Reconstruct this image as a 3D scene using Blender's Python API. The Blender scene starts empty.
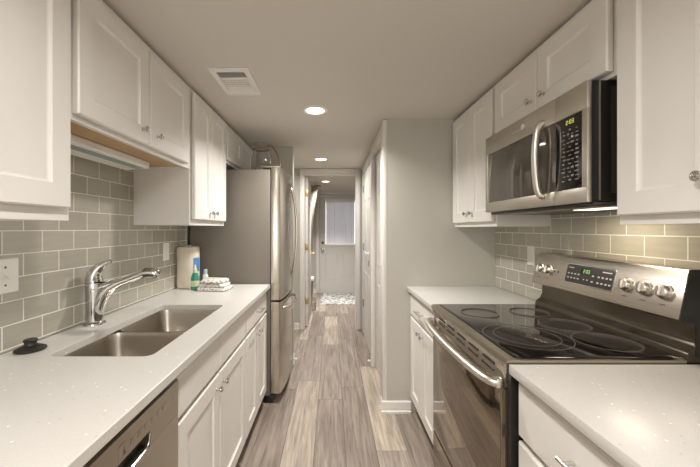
import bpy, bmesh, math, random
from mathutils import Vector, Matrix
R = math.radians
random.seed(4)
S = bpy.context.scene
COL = S.collection

# ------------------------------------------------------------------ camera, world, exposure
cam = bpy.data.cameras.new('camera')
cam.sensor_width = 36.0
cam.lens = 330.0 / 700.0 * 36.0
cam.shift_x = 18.0 / 700.0
cam.shift_y = -4.5 / 700.0
cam.clip_start = 0.03
camo = bpy.data.objects.new('camera', cam)
COL.objects.link(camo)
camo.location = (0, 0, 1.331)
camo.rotation_euler = (R(90), 0, 0)
S.camera = camo

W = bpy.data.worlds.new('world')
S.world = W
W.use_nodes = True
bg = W.node_tree.nodes['Background']
bg.inputs[0].default_value = (1.0, 0.98, 0.95, 1)
bg.inputs[1].default_value = 3.0

S.view_settings.view_transform = 'Standard'
S.view_settings.look = 'None'
S.view_settings.gamma = 1.0
S.view_settings.exposure = 0.64
S.view_settings.use_curve_mapping = False

LAMP_POWER = 12.0
LAMP_COLOR = (1.0, 0.962, 0.922)
HALL_POWER = 8.5


# ------------------------------------------------------------------ material helpers
def new_mat(name):
    m = bpy.data.materials.new(name)
    m.use_nodes = True
    nt = m.node_tree
    b = nt.nodes['Principled BSDF']
    return m, nt, b


def N(nt, kind, **kw):
    n = nt.nodes.new(kind)
    for k, v in kw.items():
        if k.startswith('i_'):
            n.inputs[k[2:].replace('_', ' ')].default_value = v
        else:
            setattr(n, k, v)
    return n


def L(nt, a, b):
    nt.links.new(a, b)


def math_node(nt, op, a, b=None):
    n = nt.nodes.new('ShaderNodeMath')
    n.operation = op
    for i, v in enumerate((a, b)):
        if v is None:
            continue
        if isinstance(v, (int, float)):
            n.inputs[i].default_value = v
        else:
            L(nt, v, n.inputs[i])
    return n.outputs[0]


def pos(nt):
    g = N(nt, 'ShaderNodeNewGeometry')
    s = N(nt, 'ShaderNodeSeparateXYZ')
    L(nt, g.outputs['Position'], s.inputs[0])
    return s.outputs, g.outputs['Position']


def plain(name, col, rough=0.5, metal=0.0, coat=0.0, noise=0.0, nscale=30.0, spec=0.5, bump=0.0):
    m, nt, b = new_mat(name)
    b.inputs['Base Color'].default_value = (*col, 1)
    b.inputs['Roughness'].default_value = rough
    b.inputs['Metallic'].default_value = metal
    b.inputs['Coat Weight'].default_value = coat
    b.inputs['Specular IOR Level'].default_value = spec
    if noise or bump:
        tc = N(nt, 'ShaderNodeTexCoord')
        n = N(nt, 'ShaderNodeTexNoise')
        n.inputs['Scale'].default_value = nscale
        n.inputs['Detail'].default_value = 4
        L(nt, tc.outputs['Object'], n.inputs['Vector'])
        if noise:
            mx = N(nt, 'ShaderNodeMix', data_type='RGBA')
            mx.inputs[6].default_value = (*[c * (1 - noise) for c in col], 1)
            mx.inputs[7].default_value = (*[min(1, c * (1 + noise)) for c in col], 1)
            L(nt, n.outputs['Fac'], mx.inputs[0])
            L(nt, mx.outputs[2], b.inputs['Base Color'])
        if bump:
            bp = N(nt, 'ShaderNodeBump')
            bp.inputs['Strength'].default_value = bump
            bp.inputs['Distance'].default_value = 0.002
            L(nt, n.outputs['Fac'], bp.inputs['Height'])
            L(nt, bp.outputs[0], b.inputs['Normal'])
    return m


def steel(name, col, rough, axis, amount=0.025):
    """brushed stainless: fine noise stretched along one axis moves the roughness and tint a little"""
    m, nt, b = new_mat(name)
    b.inputs['Metallic'].default_value = 1.0
    tc = N(nt, 'ShaderNodeTexCoord')
    mp = N(nt, 'ShaderNodeMapping')
    sc = [420.0, 420.0, 420.0]
    sc['xyz'.index(axis)] = 3.0
    mp.inputs['Scale'].default_value = sc
    L(nt, tc.outputs['Object'], mp.inputs['Vector'])
    n = N(nt, 'ShaderNodeTexNoise')
    n.inputs['Scale'].default_value = 1.0
    n.inputs['Detail'].default_value = 2
    L(nt, mp.outputs[0], n.inputs['Vector'])
    r = N(nt, 'ShaderNodeMapRange')
    r.inputs['To Min'].default_value = max(0.02, rough - amount)
    r.inputs['To Max'].default_value = rough + amount
    L(nt, n.outputs['Fac'], r.inputs['Value'])
    L(nt, r.outputs[0], b.inputs['Roughness'])
    mx = N(nt, 'ShaderNodeMix', data_type='RGBA')
    mx.inputs[6].default_value = (*[c * 0.97 for c in col], 1)
    mx.inputs[7].default_value = (*[min(1, c * 1.03) for c in col], 1)
    L(nt, n.outputs['Fac'], mx.inputs[0])
    L(nt, mx.outputs[2], b.inputs['Base Color'])
    return m


def emit(name, col, strength):
    m, nt, b = new_mat(name)
    b.inputs['Base Color'].default_value = (*col, 1)
    b.inputs['Emission Color'].default_value = (*col, 1)
    b.inputs['Emission Strength'].default_value = strength
    return m


def tile_mat(name, yoff, zoff):
    """glass subway tile laid in running bond on a wall that faces along x"""
    m, nt, b = new_mat(name)
    (px, py, pz), _ = pos(nt)
    cx = N(nt, 'ShaderNodeCombineXYZ')
    L(nt, math_node(nt, 'ADD', py, yoff), cx.inputs[0])
    L(nt, math_node(nt, 'ADD', pz, zoff), cx.inputs[1])
    br = N(nt, 'ShaderNodeTexBrick')
    br.offset = 0.5
    br.offset_frequency = 2
    br.squash = 1.0
    br.inputs['Scale'].default_value = 1.0
    br.inputs['Brick Width'].default_value = 0.1530
    br.inputs['Row Height'].default_value = 0.0804
    br.inputs['Mortar Size'].default_value = 0.0022
    br.inputs['Mortar Smooth'].default_value = 0.15
    br.inputs['Bias'].default_value = 0.0
    br.inputs['Color1'].default_value = (0.390, 0.367, 0.303, 1)
    br.inputs['Color2'].default_value = (0.462, 0.437, 0.365, 1)
    br.inputs['Mortar'].default_value = (0.80, 0.78, 0.72, 1)
    L(nt, cx.outputs[0], br.inputs['Vector'])
    # faint streaks inside the glass
    n = N(nt, 'ShaderNodeTexNoise')
    n.inputs['Scale'].default_value = 9.0
    n.inputs['Detail'].default_value = 2
    st = N(nt, 'ShaderNodeMapping')
    st.inputs['Scale'].default_value = (1.0, 7.0, 1.0)
    L(nt, cx.outputs[0], st.inputs['Vector'])
    L(nt, st.outputs[0], n.inputs['Vector'])
    hs = N(nt, 'ShaderNodeHueSaturation')
    v = N(nt, 'ShaderNodeMapRange')
    v.inputs['To Min'].default_value = 0.90
    v.inputs['To Max'].default_value = 1.10
    L(nt, n.outputs['Fac'], v.inputs['Value'])
    L(nt, v.outputs[0], hs.inputs['Value'])
    L(nt, br.outputs['Color'], hs.inputs['Color'])
    L(nt, hs.outputs[0], b.inputs['Base Color'])
    rr = N(nt, 'ShaderNodeMapRange')
    rr.inputs['To Min'].default_value = 0.12
    rr.inputs['To Max'].default_value = 0.8
    L(nt, br.outputs['Fac'], rr.inputs['Value'])
    L(nt, rr.outputs[0], b.inputs['Roughness'])
    bp = N(nt, 'ShaderNodeBump')
    bp.inputs['Strength'].default_value = 0.55
    bp.inputs['Distance'].default_value = 0.002
    inv = math_node(nt, 'SUBTRACT', 1.0, br.outputs['Fac'])
    L(nt, inv, bp.inputs['Height'])
    L(nt, bp.outputs[0], b.inputs['Normal'])
    return m


def floor_mat():
    """vinyl plank: each plank's own tone comes from a face attribute, the grain from noise stretched along the plank"""
    m, nt, b = new_mat('vinyl_plank')
    (px, py, pz), P = pos(nt)
    at = N(nt, 'ShaderNodeAttribute', attribute_type='GEOMETRY', attribute_name='plank')
    sp = N(nt, 'ShaderNodeSeparateColor')
    L(nt, at.outputs['Color'], sp.inputs[0])
    tone, rnd_, seam = sp.outputs[0], sp.outputs[1], sp.outputs[2]
    ramp = N(nt, 'ShaderNodeValToRGB')
    e = ramp.color_ramp.elements
    e[0].position = 0.0
    e[0].color = (0.190, 0.148, 0.115, 1)
    e[1].position = 1.0
    e[1].color = (0.560, 0.465, 0.350, 1)
    for p_, c_ in ((0.22, (0.235, 0.192, 0.158, 1)), (0.45, (0.285, 0.235, 0.195, 1)), (0.65, (0.350, 0.298, 0.250, 1)), (0.82, (0.450, 0.382, 0.303, 1))):
        x = e.new(p_)
        x.color = c_
    L(nt, tone, ramp.inputs[0])

    def streak(fx, fy, k, detail, dist):
        gv = N(nt, 'ShaderNodeCombineXYZ')
        L(nt, math_node(nt, 'MULTIPLY', px, fx), gv.inputs[0])
        L(nt, math_node(nt, 'MULTIPLY', py, fy), gv.inputs[1])
        L(nt, math_node(nt, 'MULTIPLY', rnd_, k), gv.inputs[2])
        g = N(nt, 'ShaderNodeTexNoise')
        g.inputs['Scale'].default_value = 1.0
        g.inputs['Detail'].default_value = detail
        g.inputs['Roughness'].default_value = 0.62
        g.inputs['Distortion'].default_value = dist
        L(nt, gv.outputs[0], g.inputs['Vector'])
        return g.outputs['Fac']

    def remap(v, a, b_, c, d):
        r = N(nt, 'ShaderNodeMapRange')
        for nm, q in zip(('From Min', 'From Max', 'To Min', 'To Max'), (a, b_, c, d)):
            r.inputs[nm].default_value = q
        L(nt, v, r.inputs['Value'])
        return r.outputs[0]
    g = streak(48.0, 2.6, 40.0, 8, 0.5)
    g2 = streak(9.0, 1.5, 17.0, 4, 0.5)
    wash = N(nt, 'ShaderNodeMix', data_type='RGBA')
    wash.inputs[7].default_value = (0.300, 0.258, 0.218, 1)
    L(nt, remap(g2, 0.38, 0.70, 0.0, 0.62), wash.inputs[0])
    L(nt, ramp.outputs[0], wash.inputs[6])
    mul = N(nt, 'ShaderNodeMix', data_type='RGBA', blend_type='MULTIPLY')
    mul.inputs[0].default_value = 1.0
    L(nt, wash.outputs[2], mul.inputs[6])
    L(nt, remap(g, 0.3, 0.7, 0.58, 1.46), mul.inputs[7])
    fin = N(nt, 'ShaderNodeMix', data_type='RGBA')
    L(nt, seam, fin.inputs[0])
    L(nt, mul.outputs[2], fin.inputs[6])
    fin.inputs[7].default_value = (0.04, 0.03, 0.025, 1)
    L(nt, fin.outputs[2], b.inputs['Base Color'])
    b.inputs['Roughness'].default_value = 0.48
    b.inputs['Specular IOR Level'].default_value = 0.32
    bp = N(nt, 'ShaderNodeBump')
    bp.inputs['Strength'].default_value = 0.12
    bp.inputs['Distance'].default_value = 0.002
    L(nt, g, bp.inputs['Height'])
    L(nt, bp.outputs[0], b.inputs['Normal'])
    return m


def quartz_mat():
    m, nt, b = new_mat('white_quartz')
    tc = N(nt, 'ShaderNodeTexCoord')
    v = N(nt, 'ShaderNodeTexVoronoi')
    v.inputs['Scale'].default_value = 70.0
    L(nt, tc.outputs['Object'], v.inputs['Vector'])
    wn = N(nt, 'ShaderNodeTexWhiteNoise')
    L(nt, v.outputs['Color'], wn.inputs['Vector'])
    lt = math_node(nt, 'LESS_THAN', v.outputs['Distance'], 0.20)
    rare = math_node(nt, 'GREATER_THAN', wn.outputs['Value'], 0.86)
    dark = math_node(nt, 'MULTIPLY', lt, rare)
    rare2 = math_node(nt, 'LESS_THAN', wn.outputs['Value'], 0.10)
    lite = math_node(nt, 'MULTIPLY', lt, rare2)
    n = N(nt, 'ShaderNodeTexNoise')
    n.inputs['Scale'].default_value = 240.0
    n.inputs['Detail'].default_value = 2
    L(nt, tc.outputs['Object'], n.inputs['Vector'])
    base = N(nt, 'ShaderNodeMix', data_type='RGBA')
    base.inputs[6].default_value = (0.555, 0.535, 0.50, 1)
    base.inputs[7].default_value = (0.66, 0.64, 0.605, 1)
    L(nt, n.outputs['Fac'], base.inputs[0])
    m1 = N(nt, 'ShaderNodeMix', data_type='RGBA')
    m1.inputs[7].default_value = (0.52, 0.48, 0.42, 1)
    L(nt, dark, m1.inputs[0])
    L(nt, base.outputs[2], m1.inputs[6])
    m2 = N(nt, 'ShaderNodeMix', data_type='RGBA')
    m2.inputs[7].default_value = (0.92, 0.90, 0.86, 1)
    L(nt, lite, m2.inputs[0])
    L(nt, m1.outputs[2], m2.inputs[6])
    L(nt, m2.outputs[2], b.inputs['Base Color'])
    b.inputs['Roughness'].default_value = 0.30
    return m


def speckle_mat(name, base, spots, scale, thr):
    m, nt, b = new_mat(name)
    tc = N(nt, 'ShaderNodeTexCoord')
    n = N(nt, 'ShaderNodeTexNoise')
    n.inputs['Scale'].default_value = scale
    n.inputs['Detail'].default_value = 1.5
    L(nt, tc.outputs['Object'], n.inputs['Vector'])
    r = N(nt, 'ShaderNodeValToRGB')
    e = r.color_ramp.elements
    e[0].position = thr - 0.03
    e[0].color = (*base, 1)
    e[1].position = thr + 0.03
    e[1].color = (*spots[0], 1)
    if len(spots) > 1:
        x = e.new(thr + 0.12)
        x.color = (*spots[1], 1)
    L(nt, n.outputs['Fac'], r.inputs[0])
    L(nt, r.outputs[0], b.inputs['Base Color'])
    b.inputs['Roughness'].default_value = 0.9
    return m


def glass_mat(name, col=(1, 1, 1), rough=0.02):
    m, nt, b = new_mat(name)
    b.inputs['Base Color'].default_value = (*col, 1)
    b.inputs['Roughness'].default_value = rough
    b.inputs['Transmission Weight'].default_value = 1.0
    b.inputs['IOR'].default_value = 1.45
    return m


def thin_glass(name):
    m, nt, b = new_mat(name)
    nt.nodes.remove(b)
    out = nt.nodes['Material Output']
    t = N(nt, 'ShaderNodeBsdfTransparent')
    g = N(nt, 'ShaderNodeBsdfGlossy')
    g.inputs['Roughness'].default_value = 0.02
    mx = N(nt, 'ShaderNodeMixShader')
    mx.inputs[0].default_value = 0.08
    L(nt, t.outputs[0], mx.inputs[1])
    L(nt, g.outputs[0], mx.inputs[2])
    L(nt, mx.outputs[0], out.inputs[0])
    return m


def slat_mat():
    m, nt, b = new_mat('blind_slat')
    b.inputs['Base Color'].default_value = (0.80, 0.80, 0.82, 1)
    b.inputs['Roughness'].default_value = 0.5
    out = nt.nodes['Material Output']
    t = N(nt, 'ShaderNodeBsdfTranslucent')
    t.inputs['Color'].default_value = (0.70, 0.71, 0.82, 1)  # lavender-blue of the daylight behind, put into the slat tint
    mx = N(nt, 'ShaderNodeMixShader')
    mx.inputs[0].default_value = 0.12
    L(nt, b.outputs[0], mx.inputs[1])
    L(nt, t.outputs[0], mx.inputs[2])
    L(nt, mx.outputs[0], out.inputs[0])
    return m


M = {}
M['ceil'] = plain('ceiling_paint', (0.66, 0.615, 0.555), 0.9, bump=0.05, nscale=120)
M['wall'] = plain('grey_wall_paint', (0.525, 0.505, 0.452), 0.75, bump=0.04, nscale=150)
M['trim'] = plain('white_trim_paint', (0.765, 0.742, 0.70), 0.4)
M['cab'] = plain('white_cabinet_paint', (0.775, 0.752, 0.712), 0.38)
M['door'] = plain('white_door_paint', (0.73, 0.705, 0.665), 0.42)
M['entry'] = plain('pale_grey_door_paint', (0.66, 0.635, 0.59), 0.45)
M['floor'] = floor_mat()
M['quartz'] = quartz_mat()
M['tileL'] = tile_mat('glass_tile_sink_side', 0.1530 * 40 - 1.865, 0.0804 * 20 - 1.325)
M['tileR'] = tile_mat('glass_tile_range_side', 0.1530 * 40 - 1.866, 0.0804 * 20 - 1.306)
M['steel'] = steel('stainless_brushed_along', (0.53, 0.485, 0.42), 0.28, 'y')
M['steel_mw'] = steel('stainless_microwave', (0.60, 0.555, 0.49), 0.38, 'y')
M['steel_cook'] = steel('stainless_cooktop_edge', (0.42, 0.375, 0.315), 0.24, 'y')
M['steelz'] = steel('stainless_brushed_upright', (0.64, 0.60, 0.535), 0.24, 'z')
M['steel_dw'] = steel('stainless_dishwasher', (0.50, 0.455, 0.39), 0.30, 'y')
M['steel_fridge'] = steel('stainless_refrigerator_front', (0.52, 0.48, 0.42), 0.22, 'z')
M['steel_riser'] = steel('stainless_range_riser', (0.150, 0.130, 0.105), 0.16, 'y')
M['sink'] = steel('stainless_sink', (0.50, 0.455, 0.40), 0.30, 'y')
M['chrome'] = plain('chrome', (0.62, 0.61, 0.60), 0.07, 1.0)
M['nickel'] = plain('satin_nickel', (0.66, 0.64, 0.61), 0.2, 1.0)
M['satin'] = plain('satin_steel_trim', (0.72, 0.685, 0.63), 0.33, 1.0)
M['brass'] = plain('brass', (0.62, 0.46, 0.22), 0.3, 1.0)
M['black'] = plain('black_plastic', (0.014, 0.012, 0.011), 0.4)
M['rubber'] = plain('black_rubber', (0.020, 0.017, 0.014), 0.45, noise=0.3, nscale=40)
M['blackglass'] = plain('black_glass', (0.010, 0.008, 0.007), 0.04, spec=0.5)
M['ovenglass'] = plain('dark_mirror_oven_glass', (0.27, 0.220, 0.170), 0.07, 0.85)
M['ovenwin'] = plain('dark_mirror_oven_window', (0.245, 0.200, 0.152), 0.05, 0.85)
M['mwglass'] = plain('dark_microwave_glass', (0.15, 0.132, 0.115), 0.05, 0.5)
M['mwside'] = plain('dark_brown_enamel', (0.050, 0.038, 0.028), 0.35)
M['panelgrey'] = plain('dark_grey_panel', (0.042, 0.038, 0.036), 0.32)
M['mark'] = plain('pale_print', (0.55, 0.53, 0.50), 0.5)
M['dimmark'] = plain('grey_print', (0.30, 0.285, 0.27), 0.5)
M['ring'] = plain('burner_ring_print', (0.17, 0.155, 0.135), 0.3)
M['fridge'] = plain('taupe_grey_painted_steel', (0.165, 0.145, 0.118), 0.42, bump=0.05, nscale=300)
M['dark'] = plain('dark_brown_toe_kick', (0.045, 0.030, 0.022), 0.7)  # dark brown of the recessed toe kicks
M['wood'] = plain('raw_maple_ply', (0.50, 0.325, 0.155), 0.5, noise=0.12, nscale=14)
M['plate'] = plain('white_plastic', (0.84, 0.82, 0.78), 0.35)
M['screw'] = plain('grey_screw', (0.10, 0.095, 0.09), 0.4)
M['lens'] = plain('pale_teal_diffuser', (0.30, 0.37, 0.36), 0.3)
M['light'] = emit('lit_lamp_lens', (1.0, 0.95, 0.88), 3.2)
M['mwlight'] = emit('lit_hood_lens', (1.0, 0.88, 0.68), 1.3)
M['green'] = emit('green_digits', (0.30, 0.62, 0.18), 0.22)
M['yellow'] = emit('yellow_digits', (0.62, 0.62, 0.10), 0.25)
M['glass'] = glass_mat('clear_glass', (0.88, 0.87, 0.84))
M['pane'] = thin_glass('window_glass')
M['slat'] = slat_mat()
M['wicker'] = plain('brown_cane', (0.27, 0.17, 0.09), 0.6, noise=0.3, nscale=90)
M['wrap'] = plain('cream_paper_wrap', (0.76, 0.69, 0.56), 0.45, noise=0.06, nscale=20, bump=0.25)
M['blue'] = plain('blue_label', (0.10, 0.25, 0.55), 0.4, noise=0.3, nscale=25)
M['teal'] = plain('teal_green_soap', (0.03, 0.27, 0.19), 0.2, coat=0.4)
M['capcream'] = plain('cream_cap', (0.62, 0.66, 0.45), 0.4)
M['paleblue'] = plain('pale_blue_plastic', (0.40, 0.52, 0.60), 0.35)
M['towel'] = speckle_mat('patterned_towel', (0.72, 0.69, 0.64), [(0.22, 0.20, 0.19), (0.40, 0.36, 0.33)], 62, 0.58)
M['mat'] = speckle_mat('patterned_mat', (0.72, 0.70, 0.65), [(0.13, 0.15, 0.18), (0.30, 0.30, 0.29)], 19, 0.53)
M['curtain'] = plain('beige_curtain_cloth', (0.20, 0.185, 0.145), 0.85, noise=0.08, nscale=60)
M['bin'] = plain('grey_bin', (0.22, 0.22, 0.20), 0.5)
M['wire'] = plain('grey_wire', (0.33, 0.32, 0.29), 0.4, 0.6)


# ------------------------------------------------------------------ mesh helpers
class MB:
    def __init__(self):
        self.bm = bmesh.new()

    def _merge(self, t):
        me = bpy.data.meshes.new('tmp')
        t.to_mesh(me)
        t.free()
        self.bm.from_mesh(me)
        bpy.data.meshes.remove(me)

    def box(self, x0, x1, y0, y1, z0, z1, bevel=0.0, seg=2):
        t = bmesh.new()
        bmesh.ops.create_cube(t, size=1.0)
        for v in t.verts:
            v.co = Vector(((x0 + x1) / 2 + v.co.x * (x1 - x0), (y0 + y1) / 2 + v.co.y * (y1 - y0), (z0 + z1) / 2 + v.co.z * (z1 - z0)))
        if bevel:
            bmesh.ops.bevel(t, geom=list(t.edges), offset=bevel, segments=seg, affect='EDGES', profile=0.5)
        self._merge(t)
        return self

    def rings(self, loops, close0=True, close1=True):
        """skin a list of closed loops with the same number of points"""
        bm = self.bm
        vs = [[bm.verts.new(p) for p in lp] for lp in loops]
        n = len(loops[0])
        for a, b in zip(vs[:-1], vs[1:]):
            for i in range(n):
                bm.faces.new((a[i], a[(i + 1) % n], b[(i + 1) % n], b[i]))
        if close0:
            bm.faces.new(vs[0][::-1])
        if close1:
            bm.faces.new(vs[-1])
        return self

    def rect(self, axis, sign, base, u0, u1, v0, v1, rings):
        """stepped rectangular slab on a plane: rings = [(inset, depth), ...]"""
        loops = []
        for ins, d in rings:
            c = [(u0 + ins, v0 + ins), (u1 - ins, v0 + ins), (u1 - ins, v1 - ins), (u0 + ins, v1 - ins)]
            w = base + sign * d
            if axis == 'x':
                loops.append([(w, a, b) for a, b in c])
            elif axis == 'y':
                loops.append([(a, w, b) for a, b in c])
            else:
                loops.append([(a, b, w) for a, b in c])
        return self.rings(loops)

    def prism(self, poly, axis, a0, a1):
        def P(p, a):
            if axis == 'y':
                return (p[0], a, p[1])
            if axis == 'z':
                return (p[0], p[1], a)
            return (a, p[0], p[1])
        return self.rings([[P(p, a0) for p in poly], [P(p, a1) for p in poly]])

    def lathe(self, center, axis, profile, seg=20, flat=1.0):
        """profile = [(distance along axis, radius)]"""
        ax = Vector(axis).normalized()
        ref = Vector((0, 0, 1)) if abs(ax.z) < 0.9 else Vector((1, 0, 0))
        e1 = ax.cross(ref).normalized()
        e2 = ax.cross(e1).normalized()
        c = Vector(center)
        loops = []
        for d, r in profile:
            r = max(r, 1e-4)
            loops.append([tuple(c + ax * d + (e1 * math.cos(2 * math.pi * k / seg) + e2 * flat * math.sin(2 * math.pi * k / seg)) * r) for k in range(seg)])
        return self.rings(loops)

    def cyl(self, p0, p1, r, seg=14, r1=None):
        p0, p1 = Vector(p0), Vector(p1)
        return self.lathe(p0, p1 - p0, [(0, r), ((p1 - p0).length, r if r1 is None else r1)], seg)

    def tube(self, pts, rad, seg=12, smooth=0, flat=1.0, up=None):
        pts = [Vector(p) for p in pts]
        if not isinstance(rad, (list, tuple)):
            rad = [rad] * len(pts)
        for _ in range(smooth):
            np_, nr = [pts[0]], [rad[0]]
            for i in range(len(pts) - 1):
                a, b = pts[i], pts[i + 1]
                ra, rb = rad[i], rad[i + 1]
                np_ += [a.lerp(b, 0.25), a.lerp(b, 0.75)]
                nr += [ra * 0.75 + rb * 0.25, ra * 0.25 + rb * 0.75]
            np_.append(pts[-1])
            nr.append(rad[-1])
            pts, rad = np_, nr
        loops = []
        prev = Vector(up) if up else None
        for i, p in enumerate(pts):
            t = (pts[min(i + 1, len(pts) - 1)] - pts[max(i - 1, 0)]).normalized()
            if prev is None:
                ref = Vector((0, 0, 1)) if abs(t.z) < 0.9 else Vector((1, 0, 0))
                e1 = t.cross(ref).normalized()
            else:
                e1 = (prev - t * prev.dot(t)).normalized()
            prev = e1
            e2 = t.cross(e1)
            loops.append([tuple(p + (e1 * math.cos(2 * math.pi * k / seg) + e2 * flat * math.sin(2 * math.pi * k / seg)) * rad[i]) for k in range(seg)])
        return self.rings(loops)

    def torus(self, c, R0, r0, axis='z', seg=40, sub=6, sy=1.0):
        bm = self.bm
        g = []
        for i in range(seg):
            a = 2 * math.pi * i / seg
            row = []
            for j in range(sub):
                b = 2 * math.pi * j / sub
                rr = R0 + r0 * math.cos(b)
                x, y, z = rr * math.cos(a), rr * math.sin(a) * sy, r0 * math.sin(b)
                if axis == 'x':
                    x, y, z = z, x, y
                elif axis == 'y':
                    x, y, z = x, z, y
                row.append(bm.verts.new((c[0] + x, c[1] + y, c[2] + z)))
            g.append(row)
        for i in range(seg):
            for j in range(sub):
                bm.faces.new((g[i][j], g[(i + 1) % seg][j], g[(i + 1) % seg][(j + 1) % sub], g[i][(j + 1) % sub]))
        return self

    def xform(self, mat):
        self.bm.transform(mat)
        return self

    def build(self, name, mat, parent=None, loc=None, angle=38):
        bm = self.bm
        bmesh.ops.recalc_face_normals(bm, faces=list(bm.faces))
        org = Vector(loc) if loc is not None else (Vector(parent['_org']) if parent is not None else Vector((0, 0, 0)))
        bmesh.ops.translate(bm, verts=list(bm.verts), vec=-org)
        for f in bm.faces:
            f.smooth = True
        lim = R(angle)
        for e in bm.edges:
            if len(e.link_faces) == 2 and e.calc_face_angle(0) > lim:
                e.smooth = False
        me = bpy.data.meshes.new(name)
        bm.to_mesh(me)
        bm.free()
        me.materials.append(mat)
        o = bpy.data.objects.new(name, me)
        COL.objects.link(o)
        o['_org'] = tuple(org)
        if parent is not None:
            o.parent = parent
        else:
            o.location = org
        return o


def thing(name, label, cat, loc, group=None):
    o = bpy.data.objects.new(name, None)
    o.empty_display_size = 0.05
    COL.objects.link(o)
    o.location = loc
    o['_org'] = tuple(loc)
    o['label'] = label
    o['category'] = cat
    if group:
        o['group'] = group
    return o


def tag(o, label, cat, group=None):
    o['label'] = label
    o['category'] = cat
    if group:
        o['group'] = group
    return o


def struct(o):
    o['kind'] = 'structure'
    return o


def rrect(x0, x1, y0, y1, r, seg=6):
    pts = []
    for cx, cy, a0 in ((x1 - r, y1 - r, 0), (x0 + r, y1 - r, 90), (x0 + r, y0 + r, 180), (x1 - r, y0 + r, 270)):
        for k in range(seg + 1):
            a = R(a0 + 90 * k / seg)
            pts.append((cx + r * math.cos(a), cy + r * math.sin(a)))
    return pts


# ------------------------------------------------------------------ the room shell
XL, XR = -1.109, 1.196          # kitchen side walls
CEIL = 2.131
YW = 2.40                       # return wall beside the hall
YD = 4.38                       # wall with the doorway
YE = 6.90                       # entry wall
YB = -2.60

def build_floor():
    PW, PL = 0.187, 1.22
    rf = random.Random(12)
    # tone of the planks that run through the kitchen: column -> (far end of a plank, tones going towards the camera)
    seen = {-1: (5.33, [0.18, 0.55, 0.76, 0.40]), 0: (5.02, [0.76, 0.45, 0.24, 0.55]), -2: (5.19, [0.78, 0.52, 0.16, 0.5]),
            1: (5.22, [0.20, 0.36, 0.20, 0.6]), 2: (4.42, [0.14, 0.80, 0.58, 0.4]), -3: (4.9, [0.6, 0.4, 0.25, 0.6]), 3: (4.1, [0.5, 0.35, 0.15, 0.3])}
    bm = bmesh.new()
    lay = bm.faces.layers.float_color.new('plank')

    def quad_box(x0, x1, y0, y1, z0, z1, col):
        t = bmesh.ops.create_cube(bm, size=1.0)['verts']
        for v in t:
            v.co = Vector(((x0 + x1) / 2 + v.co.x * (x1 - x0), (y0 + y1) / 2 + v.co.y * (y1 - y0), (z0 + z1) / 2 + v.co.z * (z1 - z0)))
        for f in {f for v in t for f in v.link_faces}:
            f[lay] = col
    X0, X1, Y0, Y1 = -1.6, 1.6, YB - 0.1, YE + 0.3
    quad_box(X0, X1, Y0, Y1, -0.1, -0.0012, (0, 0, 1, 1))
    for c in range(-9, 10):
        x0, x1 = -0.107 + c * PW, -0.107 + (c + 1) * PW
        x0, x1 = max(x0, X0), min(x1, X1)
        if x1 - x0 < 0.01:
            continue
        far, tones = seen.get(c, (5.0 + rf.random() * PL, []))
        k = -int((Y1 - far) / PL) - 1
        while True:
            y1 = far - k * PL
            y0 = y1 - PL
            if y1 < Y0:
                break
            tone = tones[k] if 0 <= k < len(tones) else rf.choice((0.2, 0.35, 0.5, 0.65, 0.85))
            tone = min(1, max(0, tone + rf.uniform(-0.04, 0.04)))
            a, b_ = max(y0, Y0), min(y1, Y1)
            if b_ - a > 0.01:
                quad_box(x0 + 0.0011, x1 - 0.0011, a + 0.0011, b_ - 0.0011, -0.0012, 0.0, (tone, rf.random(), 0, 1))
            k += 1
    me = bpy.data.meshes.new('floor')
    bm.to_mesh(me)
    bm.free()
    me.materials.append(M['floor'])
    o = bpy.data.objects.new('floor', me)
    COL.objects.link(o)
    return struct(o)


build_floor()
struct(MB().box(-1.6, 1.6, YB - 0.1, YE + 0.3, CEIL, CEIL + 0.1).build('ceiling', M['ceil']))
struct(MB().box(XL - 0.12, XL, YB, YE, 0, CEIL).build('wall_left', M['wall']))
struct(MB().box(XR, XR + 0.12, YB, YE, 0, CEIL).build('wall_right', M['wall']))
struct(MB().box(0.400, XR - 0.001, YW, YW + 0.07, 0, CEIL).build('wall_return', M['wall']))
struct(MB().box(XL + 0.001, -0.383, 3.215, 3.335, 0, CEIL).build('wall_alcove', M['wall']))
w = MB()
w.box(0.412, 0.50, 2.471, 3.17, 2.03, CEIL).box(0.412, 0.50, 3.17, 3.26, 0, CEIL)
w.box(0.412, 0.50, 3.26, 4.19, 2.03, CEIL).box(0.412, 0.50, 4.19, YD, 0, CEIL)
struct(w.build('wall_hall', M['wall']))
w = MB()
w.box(XL + 0.001, -0.373, YD, YD + 0.09, 0, CEIL).box(0.320, XR - 0.001, YD, YD + 0.09, 0, CEIL)
w.box(-0.373, 0.320, YD, YD + 0.09, 2.066, CEIL)
struct(w.build('wall_doorway', M['wall']))
w = MB()
w.box(XL + 0.001, -0.262, YE, YE + 0.051, 0, CEIL).box(0.61, XR - 0.001, YE, YE + 0.051, 0, CEIL)
w.box(-0.262, 0.61, YE, YE + 0.051, 2.055, CEIL)
w.box(XL + 0.001, -0.301, YE + 0.051, YE + 0.12, 0, CEIL).box(0.651, XR - 0.001, YE + 0.051, YE + 0.12, 0, CEIL).box(-0.301, 0.651, YE + 0.051, YE + 0.12, 2.091, CEIL)
struct(w.build('wall_entry', M['wall']))
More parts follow.
